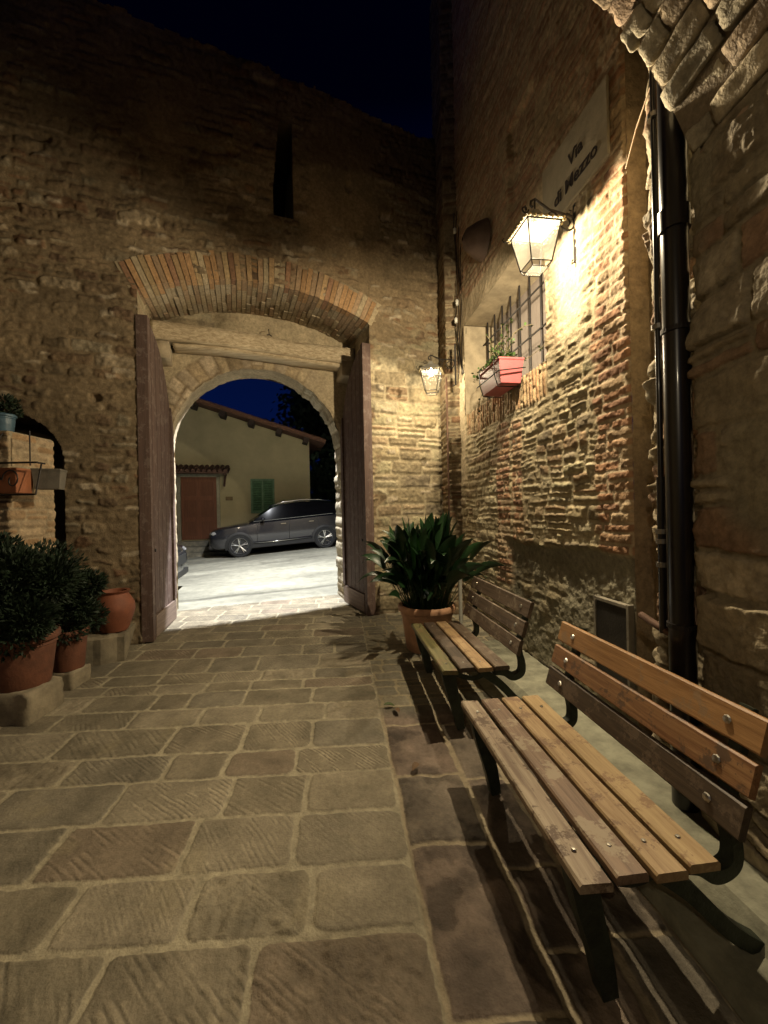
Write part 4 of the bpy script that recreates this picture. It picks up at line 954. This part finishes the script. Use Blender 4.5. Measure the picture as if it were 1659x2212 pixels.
# ------------------------------------------------------------------ lanterns
m, nt, bs = newmat('lantern_glass'); N = nt.nodes; L = nt.links
tr = N.new('ShaderNodeBsdfTransparent'); tl = N.new('ShaderNodeBsdfTranslucent'); tl.inputs[0].default_value = (.9, .88, .8, 1); mx = N.new('ShaderNodeMixShader'); mx.inputs[0].default_value = .10
L.new(tr.outputs[0], mx.inputs[1]); L.new(tl.outputs[0], mx.inputs[2]); L.new(mx.outputs[0], N['Material Output'].inputs[0]); N.remove(bs); M_GLASS = m
m, nt, bs = newmat('glowing_bulb'); bs.inputs['Emission Color'].default_value = (1, .86, .62, 1); bs.inputs['Emission Strength'].default_value = 60; M_BULB = m
M_LIN = mat('lantern_inside', (.25, .23, .19), .7, bump=0)
M_LFR = mat('lantern_frame', (.03, .024, .02), .6, .4, bump=.2)
def lantern(loc, rz, power, label, arm=True, color=(1, .83, .55)):
    t = empty('wall_lantern', loc, rz, label, 'lantern', 'iron wall lanterns')
    # local: +y points away from the wall, origin at the bottom centre of the glass
    ht = .27; wb, wt = .082, .132
    cor = lambda w, z: [Vector((sx * w, sy * w, z)) for sx, sy in ((-1, -1), (1, -1), (1, 1), (-1, 1))]
    B_, T_ = cor(wb, 0), cor(wt, ht); fr = MB()
    low = cor(wb * .80, -.035)
    for i in range(4):
        fr.tube([B_[i], T_[i]], .006, 4); fr.tube([B_[i], B_[(i + 1) % 4]], .005, 4); fr.tube([T_[i], T_[(i + 1) % 4]], .007, 4)
        fr.tube([B_[i], low[i]], .004, 4); fr.tube([low[i], low[(i + 1) % 4]], .004, 4)
    fr.build('frame', M_LFR, t)
    for i in range(4):
        j = (i + 1) % 4; MB().add([B_[i], B_[j], T_[j], T_[i]], [(0, 1, 2, 3)]).build('pane', M_GLASS, t)
    MB().add(low, [(0, 1, 2, 3)]).build('bottom_pane', M_GLASS, t)
    # roof: scalloped rim + curved hip roof
    rf = MB(); R0, R1, R2, R3 = cor(wt + .022, ht + .004), cor(wt * .75, ht + .06), cor(wt * .32, ht + .10), cor(.02, ht + .15)
    for a_, b_ in ((R0, R1), (R1, R2), (R2, R3)):
        for i in range(4): j = (i + 1) % 4; rf.add([a_[i], a_[j], b_[j], b_[i]], [(0, 1, 2, 3)])
    rf.build('roof', M_LIN, t)
    sc_ = MB()
    for i in range(4):
        j = (i + 1) % 4
        for k in range(7):
            p = R0[i].lerp(R0[j], (k + .5) / 7); n0 = len(sc_.v); sc_.lathe([(0, -.012), (.013, -.006), (.016, .004), (.0, .012)], tuple(p), 8)
    sc_.build('scalloped_rim', mat('brass_rim', (.42, .35, .2), .4, .7, bump=0), t, smooth=True)
    bl = MB().lathe([(0, -.04), (.022, -.03), (.03, -.005), (.022, .03), (.014, .05), (.014, .07), (0, .07)], (0, 0, .255), 16).build('bulb', M_BULB, t, smooth=True)
    MB().tube([(0, 0, .32), (0, 0, ht + .12)], .012, 8).build('lamp_holder', M_LIN, t)
    br = MB(); yw = -.35
    br.box((0, yw + .014, .34), (.034, .022, .56)); 
    br.tube([(0, yw + .02, ht + .13), (0, -.12, ht + .17), (0, .0, ht + .24), (0, .03, ht + .22), (0, .035, ht + .19), (0, .015, ht + .175)], .009, 6)
    br.tube([(0, -.0, ht + .235), (0, 0, ht + .15)], .007, 6)
    def spiral(cy, cz, r0, a0, turns, s): return [(0, cy + s * (r0 * (1 - .7 * k / 20)) * math.cos(a0 + turns * 2 * PI * k / 20), cz + (r0 * (1 - .7 * k / 20)) * math.sin(a0 + turns * 2 * PI * k / 20)) for k in range(21)]
    br.tube(spiral(-.26, ht + .08, .075, PI * .5, 1.4, 1), .007, 6); br.tube(spiral(-.14, ht + .12, .04, 0, 1.3, -1), .006, 6)
    cs_ = MB(); br.tube(spiral(.08, ht + .155, .03, PI, 1.2, 1), .006, 6); br.tube([(0, yw + .02, .06), (0, yw + .055, .04), (0, yw + .045, .07)], .007, 6)
    for i in range(4): c = R0[i]; cs_.tube([c, c * 1.12 + Vector((0, 0, .01 - c.z * .12)), c * 1.16 + Vector((0, 0, .03 - c.z * .16)), c * 1.1 + Vector((0, 0, .04 - c.z * .1))], .004, 5)
    br.build('bracket', M_LFR, t); cs_.build_split('corner_scroll', M_LFR, t)
    ld = bpy.data.lights.new('lamp_glow', 'POINT'); ld.energy = power; ld.color = color; ld.shadow_soft_size = .025
    ld.use_nodes = True; ln_ = ld.node_tree; em = ln_.nodes['Emission']; fo = ln_.nodes.new('ShaderNodeLightFalloff'); fo.inputs['Strength'].default_value = 1; fo.inputs['Smooth'].default_value = 1.3; ln_.links.new(fo.outputs['Quadratic'], em.inputs['Strength'])
    lo = bpy.data.objects.new('lamp_glow', ld); COL.objects.link(lo); lo.parent = t; lo.location = (0, 0, .195)
    return t
wang = math.atan2(WNn.y, WNn.x) - PI / 2
lantern(tuple(wp(3.08, .35, 3.44)), wang, 410, 'large lit iron lantern on a scroll bracket below the street name')
lantern((.70, 5.58, 3.27), R(75), 140, 'smaller looking lit lantern on the corner buttress right of the gateway')
lantern((-.9, -1.6, 3.1), R(-90), 50, 'lit lantern hanging inside the vaulted passage, out of the picture', color=(1, .82, .55))
old = empty('wall_lamp_shade', tuple(wp(4.75, .12, 4.8)), wang, 'dark half round metal lamp shade fixed on the wall beyond the near lantern', 'lamp shade')

# outside flood lamp above the gate
def flood():
    t = empty('street_light', tuple(gv(.75, -1.15, 6.1)), 0, 'white street light fixed above the outer side of the gate', 'street light')
    MB().tube([tuple(gv(.75, -.5, 6.3) - gv(.75, -1.15, 6.1)), (0, 0, .12), (0, 0, .05)], .025, 8).build('arm', M_IRON, t)
    MB().lathe([(0, .06), (.12, .05), (.16, 0), (.15, -.01)], n=20).build('lamp_hood', mat('grey_metal', (.3, .3, .3), .4, .6, bump=0), t, smooth=True)
    ld = bpy.data.lights.new('flood_glow', 'SPOT'); ld.energy = 4300; ld.color = (.95, .97, 1.0); ld.shadow_soft_size = .06; ld.spot_size = R(124); ld.spot_blend = .9
    lo = bpy.data.objects.new('flood_glow', ld); COL.objects.link(lo); lo.parent = t; lo.location = (0, 0, -.05)
flood()

# ------------------------------------------------------------------ outside: house, car, trees
HA = R(15); HD = Vector((math.cos(HA), math.sin(HA), 0)); HN = Vector((math.sin(HA), -math.cos(HA), 0)); HO = Vector((-6.65, 14.1, 0))
def hpnt(s, o, z): return HO + HD * s + HN * o + Vector((0, 0, z))
fh = empty('plaster_house', tuple(HO), HA, 'pale yellow plastered house with sloping roof seen through the gate', 'house')
M_HP = mat('yellow_plaster', (.52, .46, .28), .9, var=.12, scale=1.5, bump=.2)
# local coords: x along wall, -y towards gate
sR = 4.0
def rz_(s): return 5.58 - .30 * (s + .2)     # roof underside along the verge
b = MB(); vs = [(-6, 0, -.5), (sR, 0, -.5), (sR, 0, rz_(sR)), (-6, 0, rz_(-6) if 0 else rz_(-6))]
b.add(vs + [(x, 6, z) for x, y, z in vs], [(0, 1, 2, 3), (7, 6, 5, 4), (1, 5, 6, 2), (0, 3, 7, 4), (3, 2, 6, 7)]).build('wall', M_HP, fh)
b = MB(); 
for (o0, o1, zo, th) in ((-.55, 6.2, .03, .07),):
    vs = [(-6.2, o0, rz_(-6.2) + zo), (sR + .55, o0, rz_(sR + .55) + zo), (sR + .55, o1, rz_(sR + .55) + zo), (-6.2, o1, rz_(-6.2) + zo)]
    b.add(vs + [(x, y, z + th) for x, y, z in vs], [(3, 2, 1, 0), (4, 5, 6, 7), (0, 1, 5, 4), (1, 2, 6, 5), (2, 3, 7, 6), (3, 0, 4, 7)])
n = 40
for i in range(n):
    s0 = -6.2 + (sR + 6.75) * i / n; b.tube([(s0, -.58, rz_(s0) + .13), (s0 + .28, -.58, rz_(s0 + .28) + .12)], .06, 8)
rfo = b.build('roof', mat('roof_tiles', (.22, .11, .07), .8, var=.3), fh)
b = MB()
for i in range(9):
    s = sR - .15 - i * .95; b.box((s, -.27, rz_(s) - .07), (.2, .55, .2), Matrix.Rotation(-math.atan(.30) * -1, 3, 'Y'))
b.build_split('purlin_end', mat('dark_timber', (.06, .04, .03), .8), rfo)
def dr(px, py): pass
b = MB(); b.box((.12, -.02, 1.87), (1.15, .06, 2.2)); d_ = b.build('door', wood_mat('house_door', (.26, .10, .05), (.16, .06, .03), .5, axis=2), fh, bevel=.006)
b = MB()
for sx in (-.28, .28):
    for z0, hh_ in ((1.15, .5), (1.85, .6), (2.55, .5)): b.box((.12 + sx, -.06, z0), (.42, .03, hh_))
b.build('door_panel', MATS.get('x') or wood_mat('house_door_panel', (.22, .085, .04), (.14, .05, .025), .5, axis=2), d_, bevel=.01)
b = MB(); b.box((-.52, -.03, 1.87), (.1, .1, 2.3)); b.box((.76, -.03, 1.87), (.1, .1, 2.3)); b.box((.12, -.03, 3.02), (1.38, .1, .1)); b.build('door_frame', mat('frame_stone', (.42, .40, .30), .8), fh)
can = MB(); 
for i in range(13): x0 = -.95 + i * .17; can.tube([(x0, -.75, 3.12), (x0, 0, 3.36)], .065, 8)
can.box((.08, -.38, 3.17), (2.2, .76, .05), Matrix.Rotation(R(17.5), 3, 'X'))
can.box((1.02, -.3, 3.05), (.07, .6, .07)); can.box((-.85, -.3, 3.05), (.07, .6, .07)); can.box((1.02, -.28, 2.85), (.06, .06, .62), Matrix.Rotation(R(-42), 3, 'X'))
can.build('door_canopy', mat('canopy_tile', (.13, .07, .05), .8), fh)
wi = MB(); wi.box((2.28, -.03, 2.28), (.84, .06, 1.26)); wn = wi.build('window', mat('green_frame', (.16, .28, .17), .6), fh, bevel=.004)
for sx in (-.19, .19):
    b = MB(); b.box((2.28 + sx, -.075, 2.28), (.34, .03, 1.12)); b.v = b.v
    for k in range(12): b.box((2.28 + sx, -.095, 1.80 + k * .085), (.26, .02, .05), Matrix.Rotation(R(30), 3, 'X'))
    b.build('shutter', mat('green_shutter', (.075, .18, .085), .6), wn)
b = MB(); b.box((1.12, -.03, 2.2), (.24, .04, .14)); b.build('wall_plaque', mat('plaque', (.2, .14, .06), .6), fh, bevel=.01)
stp = MB()
for k in range(4): stp.box((.1, -.25 - k * .28 / 2, .64 - k * .17), (1.9 + k * .1, .5 + k * .28, .17 - .004))
tag(stp.build('entrance_steps', mat('step_pale', (.26, .24, .18), .9, var=.4, bump=.5)), 'worn stone steps below the brown door of the plastered house', 'steps').matrix_world = Matrix.Translation(HO) @ Matrix.Rotation(HA, 4, 'Z')
for k, (s, lb) in enumerate(((-.75, 'leafy potted plant left of the brown house door'), (.98, 'leafy potted plant right of the brown house door'))):
    q = hpnt(s, .35, .70); bush(tuple(q), (.22, .2, .22), 900, 60 + k, lb, (.06, .12), name='door_plant')

# car -------------------------------------------------------------
M_PAINT = mat('grey_car_paint', (.07, .07, .08), .25, .75, var=.05, bump=0, coat=1)
M_BLACK = mat('black_plastic', (.012, .012, .012), .6, bump=0); M_TYRE = mat('tyre', (.015, .015, .015), .85, bump=.2)
M_CGLASS = mat('dark_car_glass', (.004, .004, .005), .12, 0, bump=0); M_CGLASS.node_tree.nodes['Principled BSDF'].inputs['Specular IOR Level'].default_value = .04; M_ALLOY = mat('alloy', (.75, .75, .75), .25, 1, bump=0); M_CHROME = mat('chrome', (.8, .8, .8), .12, 1, bump=0)
M_RED = mat('red_lens', (.35, .01, .01), .2, bump=0, coat=.6); M_LENS = mat('clear_lens', (.5, .5, .5), .1, .4, bump=0)
def car(loc, rz, pitch, label):
    t = empty('parked_car', loc, rz, label, 'car', 'cars parked outside the gate'); t.rotation_euler = (0, pitch, rz)
    def interp(tab, x):
        for (x0, v0), (x1, v1) in zip(tab[:-1], tab[1:]):
            if x <= x1:
                u = (x - x0) / (x1 - x0); u = max(0, min(1, u)); return v0 + (v1 - v0) * u
        return tab[-1][1]
    # x: 0 at front bumper -> 4.45 rear; shoulder height, half width
    sh = [(0, .72), (.08, .84), (.4, .93), (1.0, 1.01), (1.5, 1.06), (2.5, 1.08), (3.6, 1.12), (4.2, 1.12), (4.38, 1.02), (4.45, .85)]
    hw = [(0, .58), (.1, .76), (.35, .87), (.9, .92), (3.7, .92), (4.15, .87), (4.38, .78), (4.45, .70)]
    bt = [(0, .34), (.3, .24), (4.1, .26), (4.45, .42)]
    xs_ = [0, .04, .1, .2, .35, .5, .7, .9, 1.2, 1.5, 1.8, 2.2, 2.6, 3.0, 3.4, 3.7, 3.95, 4.15, 4.28, 4.38, 4.43, 4.45]
    sec = [(0, 1.0, .0), (.0, 1.02, .5), (0, 1.0, .82), (0, .9, .97), (0, .62, 1.02), (0, 0, 1.05)]
    b = MB(); vs = []; m_ = 13
    for x in xs_:
        H_, W_, Bt = interp(sh, x), interp(hw, x), interp(bt, x)
        half = [(0, Bt), (W_ * .80, Bt), (W_ * .95, Bt + .06), (W_ * .985, Bt + (H_ - Bt) * .38), (W_ * 1.0, Bt + (H_ - Bt) * .62), (W_ * .975, H_ - .06), (W_ * .86, H_ + .0), (W_ * .45, H_ + .03), (0, H_ + .04)]
        ring_ = half + [(-y, z_) for y, z_ in half[-2:0:-1]]
        vs += [(x, y, z_) for y, z_ in ring_]; m_ = len(ring_)
    fs = [(i * m_ + j, i * m_ + (j + 1) % m_, (i + 1) * m_ + (j + 1) % m_, (i + 1) * m_ + j) for i in range(len(xs_) - 1) for j in range(m_)] + [tuple(range(m_ - 1, -1, -1)), tuple((len(xs_) - 1) * m_ + j for j in range(m_))]
    b.add(vs, fs).build('body', M_PAINT, t, smooth=True, angle=50)
    # greenhouse
    top = [(1.15, 1.02), (1.5, 1.22), (1.95, 1.48), (2.3, 1.575), (2.9, 1.62), (3.5, 1.59), (4.0, 1.50), (4.25, 1.22), (4.36, 1.08)]
    b = MB(); vs = []
    for x, zt in top:
        H_ = interp(sh, x); W_ = interp(hw, x); wt_ = W_ * (.90 - .17 * (zt - H_) / .5)
        vs += [(x, -W_ * .9, H_ - .02), (x, -wt_, zt - .03), (x, -wt_ * .75, zt), (x, 0, zt + .015), (x, wt_ * .75, zt), (x, wt_, zt - .03), (x, W_ * .9, H_ - .02)]
    k_ = 7; fs = [(i * k_ + j, i * k_ + j + 1, (i + 1) * k_ + j + 1, (i + 1) * k_ + j) for i in range(len(top) - 1) for j in range(k_ - 1)]
    b.add(vs, fs).build('windows', M_CGLASS, t, smooth=True, angle=40)
    b = MB(); vs = []
    for x, zt in top[2:7]:
        H_ = interp(sh, x); W_ = interp(hw, x); wt_ = W_ * (.90 - .17 * (zt - H_) / .5); vs += [(x, -wt_ * .99, zt - .02), (x, -wt_ * .75, zt + .012), (x, 0, zt + .027), (x, wt_ * .75, zt + .012), (x, wt_ * .99, zt - .02)]
    b.add(vs, [(i * 5 + j, i * 5 + j + 1, (i + 1) * 5 + j + 1, (i + 1) * 5 + j) for i in range(4) for j in range(4)]).build('roof', mat('roof_silver', (.30, .31, .33), .2, .8, bump=0, coat=1), t, smooth=True)
    for s in (-1, 1):
        rp = [(x, s * interp(hw, x) * .70, zt + .045) for x, zt in top[2:7]]; MB().tube(rp, .014, 8).build('roof_rail', M_CHROME, t, smooth=True)
        MB().tube([(1.25, s * .925, .40), (2.0, s * .945, .385), (3.15, s * .935, .42)], .022, 6).build('sill_trim', M_CHROME, t, smooth=True)
        sk = MB(); sk.box((2.2, s * .90, .30), (2.3, .08, .14)); sk.build('sill', M_BLACK, t, bevel=.02)
        MB().tube([(1.35, s * .86, 1.065), (2.6, s * .89, 1.095), (3.9, s * .86, 1.135)], .010, 6).build('window_trim', M_CHROME, t)
        mi = MB(); mi.box((1.62, s * 1.0, 1.12), (.13, .2, .13)); mi.build('mirror', M_PAINT, t, bevel=.035, smooth=True)
        for xh in (2.25, 3.15): MB().box((xh, s * .935, .93), (.17, .03, .028)).build('door_handle', M_CHROME, t, bevel=.008)
        for xh in (1.42, 2.42, 3.38): MB().tube([(xh, s * .915, .42), (xh + .0, s * .925, .7), (xh + .03, s * .895, 1.04)], .006, 4).build('door_seam', M_BLACK, t)
        hl = MB(); hl.box((.22, s * .66, .78), (.34, .26, .10), Matrix.Rotation(R(-22) * s, 3, 'Z')); hl.build('headlight', M_LENS, t, bevel=.03)
        tl_ = MB(); tl_.box((4.34, s * .70, .98), (.16, .28, .12), Matrix.Rotation(R(20) * s, 3, 'Z')); tl_.build('tail_light', M_RED, t, bevel=.02)
        for xw in (.88, 3.56):
            ac = MB(); n = 22; vs = []
            for i in range(n + 1):
                a_ = -.25 + (PI + .5) * i / n
                for r_, yy_ in ((.36, .90), (.43, .93), (.36, .945), (.33, .70)): vs.append((xw + r_ * math.cos(a_), s * yy_, .345 + r_ * math.sin(a_)))
            ac.add(vs, [(i * 4 + q, i * 4 + (q + 1) % 4, (i + 1) * 4 + (q + 1) % 4, (i + 1) * 4 + q) for i in range(n) for q in range(4)])
            ac.add([(xw + .365 * math.cos(2 * PI * i / 24), s * .925, .345 + .365 * math.sin(2 * PI * i / 24)) for i in range(24)], [tuple(range(24))])
            ac.build('wheel_arch', M_BLACK, t)
            w_ = empty('wheel', (xw, s * .84, .345)); w_.parent = t
            ty = MB().lathe([(.24, -.10), (.33, -.105), (.345, -.08), (.345, .08), (.33, .105), (.24, .10)], n=36).build('tyre', M_TYRE, w_, smooth=True, angle=40); ty.rotation_euler = (R(90), 0, 0); ty.location = (0, s * .015, 0)
            rm = MB(); rm.lathe([(.235, .095), (.25, .11), (.25, .09)], n=36); rm.lathe([(0, .075), (.045, .075), (.05, .06)], n=16)
            for q in range(5):
                a_ = 2 * PI * q / 5 + PI / 2
                for dd in (-.13, .13):
                    rm.tube([(.03 * math.cos(a_), .03 * math.sin(a_), .066), (.24 * math.cos(a_ + dd), .24 * math.sin(a_ + dd), .085)], [.022, .016], 5)
            rmo = rm.build('rim', M_ALLOY, w_, smooth=True, angle=40); rmo.rotation_euler = (R(-90) * s, 0, 0); rmo.location = (0, s * .03, 0)
            dk = MB().lathe([(0, .03), (.24, .03)], n=24).build('brake_disc', M_BLACK, w_); dk.rotation_euler = (R(-90) * s, 0, 0); dk.location = (0, s * .03, 0)
    gr = MB(); gr.box((.02, 0, .62), (.06, .9, .22)); gr.build('grille', M_BLACK, t, bevel=.02)
    bp_ = MB(); bp_.box((.06, 0, .36), (.14, 1.3, .16)); bp_.box((4.42, 0, .42), (.12, 1.5, .24)); bp_.build('bumper', M_BLACK, t, bevel=.03)
    return t
fw = Vector((-4.50, 12.45, 0)); rw = Vector((-2.10, 13.35, 0)); zf = gz(-4.5, 12.45); zr = gz(-2.1, 13.35)
cdir = (rw - fw); cang = math.atan2(cdir.y, cdir.x); cd_ = cdir.normalized(); fr_left = cd_.cross(Vector((0, 0, 1)))   # towards us
pit = -math.atan2(zr - zf, cdir.length)
base = fw - cd_ * .88 - fr_left * .86
c1 = car((base.x, base.y, zf + .88 * math.tan(pit) ), cang, pit, 'dark grey sport utility car parked before the plastered house')
c2 = copy_tree(c1); c2.location = (base.x + cd_.x * 4.60 + .05, base.y + cd_.y * 4.60 + .25, zr + .26); c2['label'] = 'second car mostly hidden behind the right gate jamb'
c3 = copy_tree(c1); q = gv(-2.12, -1.9, 0); c3.location = (-3.89, 7.62, gz(-3.8, 7.6)); c3.rotation_euler = (0, 0, R(196)); c3['label'] = 'car whose bumper shows at the foot of the left gate jamb'

# trees beyond
def tree(loc, h, r, seed, label):
    t = empty('tree', loc, 0, label, 'tree', 'trees beyond the house'); rg = random.Random(seed); b = MB(); s = MB()
    s.tube([(0, 0, 0), (.1, 0, h * .3), (0, .1, h * .6), (0, 0, h * .9)], [.25, .2, .12, .03], 8)
    for k in range(26):
        a_ = rg.uniform(0, 2 * PI); zz_ = rg.uniform(.3, 1.0) * h; rr = r * rg.uniform(.2, 1) * math.sqrt(max(.1, 1 - ((zz_ / h - .55) / .5) ** 2)); c = Vector((math.cos(a_) * rr, math.sin(a_) * rr, zz_))
        s.tube([(0, 0, zz_ * .7), c * .6 + Vector((0, 0, zz_ * .35)), c], [.06, .04, .015], 5)
        for j in range(420):
            v = Vector((rg.gauss(0, .5), rg.gauss(0, .5), rg.gauss(0, .4))) * r * .42; p = c + v; d = Vector((rg.uniform(-1, 1), rg.uniform(-1, 1), rg.uniform(-1, 1))).normalized(); l = rg.uniform(.18, .38); sd = d.orthogonal().normalized() * l * .35
            b.add([p, p + d * l * .5 + sd, p + d * l, p + d * l * .5 - sd], [(0, 1, 2, 3)])
    b.build('crown', M_BUSH, t); s.build('trunk', MATS['bark'], t)
tree((-1.5, 19.5, 1.0), 7.0, 3.0, 5, 'dark tree rising behind the house roof against the blue sky')
tree((1.8, 18.0, 1.0), 6.5, 2.6, 8, 'dark tree beside the second car, beyond the right jamb')
tree((4.8, 21, 1.0), 8, 3, 9, 'dark tree farthest to the right behind the gate wall')

bush((-1.9, 17.2, .9), (1.9, 1.0, 1.5), 16000, 91, 'dark tall bush behind the parked car at the house corner', (.12, .28), name='bush')
# fallen leaves
rg = random.Random(9)
for i, (u, v, lb) in enumerate(((830, 1530, 'curled green leaf fallen on the paving near the far bench'), (862, 1545, 'small brown leaf fallen on the paving between the benches'), (905, 1652, 'dry brown leaf fallen on the strip by the near bench'))):
    x = u - 829.5; y = v - 1106; xr = x * RC - y * RS; yr = x * RS + y * RC; d = F * 1.58 / yr
    b = MB(); leaf_mesh(b, (0, 0, .01), (math.cos(i * 2), math.sin(i * 2), .25), (0, 0, 1), .09 if i < 2 else .07, .045, .7, 6, .3)
    o = b.build('fallen_leaf', mat('fallen_green', (.09, .13, .03), .6) if i == 0 else mat('fallen_brown', (.16, .09, .04), .7), smooth=True); o.location = (xr / F * d, d, gz(xr / F * d, d) + .004); tag(o, lb, 'leaf', 'fallen leaves')

# half-round metal shade on the wall
b = MB(); vs = []; n = 16
for j, (rr, yy_) in enumerate(((.02, .26), (.10, .22), (.17, .10), (.21, .0))):
    for i in range(n): a_ = 2 * PI * i / n; vs.append((rr * math.cos(a_), yy_ - .08, rr * math.sin(a_) * 1.1))
b.add(vs, [(j * n + i, j * n + (i + 1) % n, (j + 1) * n + (i + 1) % n, (j + 1) * n + i) for j in range(3) for i in range(n)]).build('shade', mat('shade_metal', (.16, .11, .09), .6, .3), old, smooth=True)
b = MB(); b.tube([(0, .12, 0), (0, .05, .0), (0, -.1, 0)], .012, 6); b.build('arm', M_IRON, old)

# ------------------------------------------------------------------ night sky
w = bpy.data.worlds.new('World'); scn.world = w; w.use_nodes = True; nt = w.node_tree; bg = nt.nodes['Background']
tc = nt.nodes.new('ShaderNodeTexCoord'); sx = nt.nodes.new('ShaderNodeSeparateXYZ'); rp_ = nt.nodes.new('ShaderNodeValToRGB')
nt.links.new(tc.outputs['Generated'], sx.inputs[0]); nt.links.new(sx.outputs['Z'], rp_.inputs[0]); nt.links.new(rp_.outputs[0], bg.inputs[0])
rp_.color_ramp.elements[0].position = .25; rp_.color_ramp.elements[0].color = (.010, .055, .42, 1); rp_.color_ramp.elements[1].position = .72; rp_.color_ramp.elements[1].color = (.0005, .0015, .028, 1)
bg.inputs[1].default_value = .07
scn.view_settings.view_transform = 'Standard'; scn.view_settings.look = 'None'; scn.view_settings.exposure = .3; scn.view_settings.gamma = 1
scn.render.engine = 'CYCLES'; cy = scn.cycles; cy.use_denoising = True; cy.max_bounces = 6; cy.diffuse_bounces = 1; cy.transparent_max_bounces = 12; cy.sample_clamp_indirect = 4; cy.caustics_reflective = False; cy.caustics_refractive = False
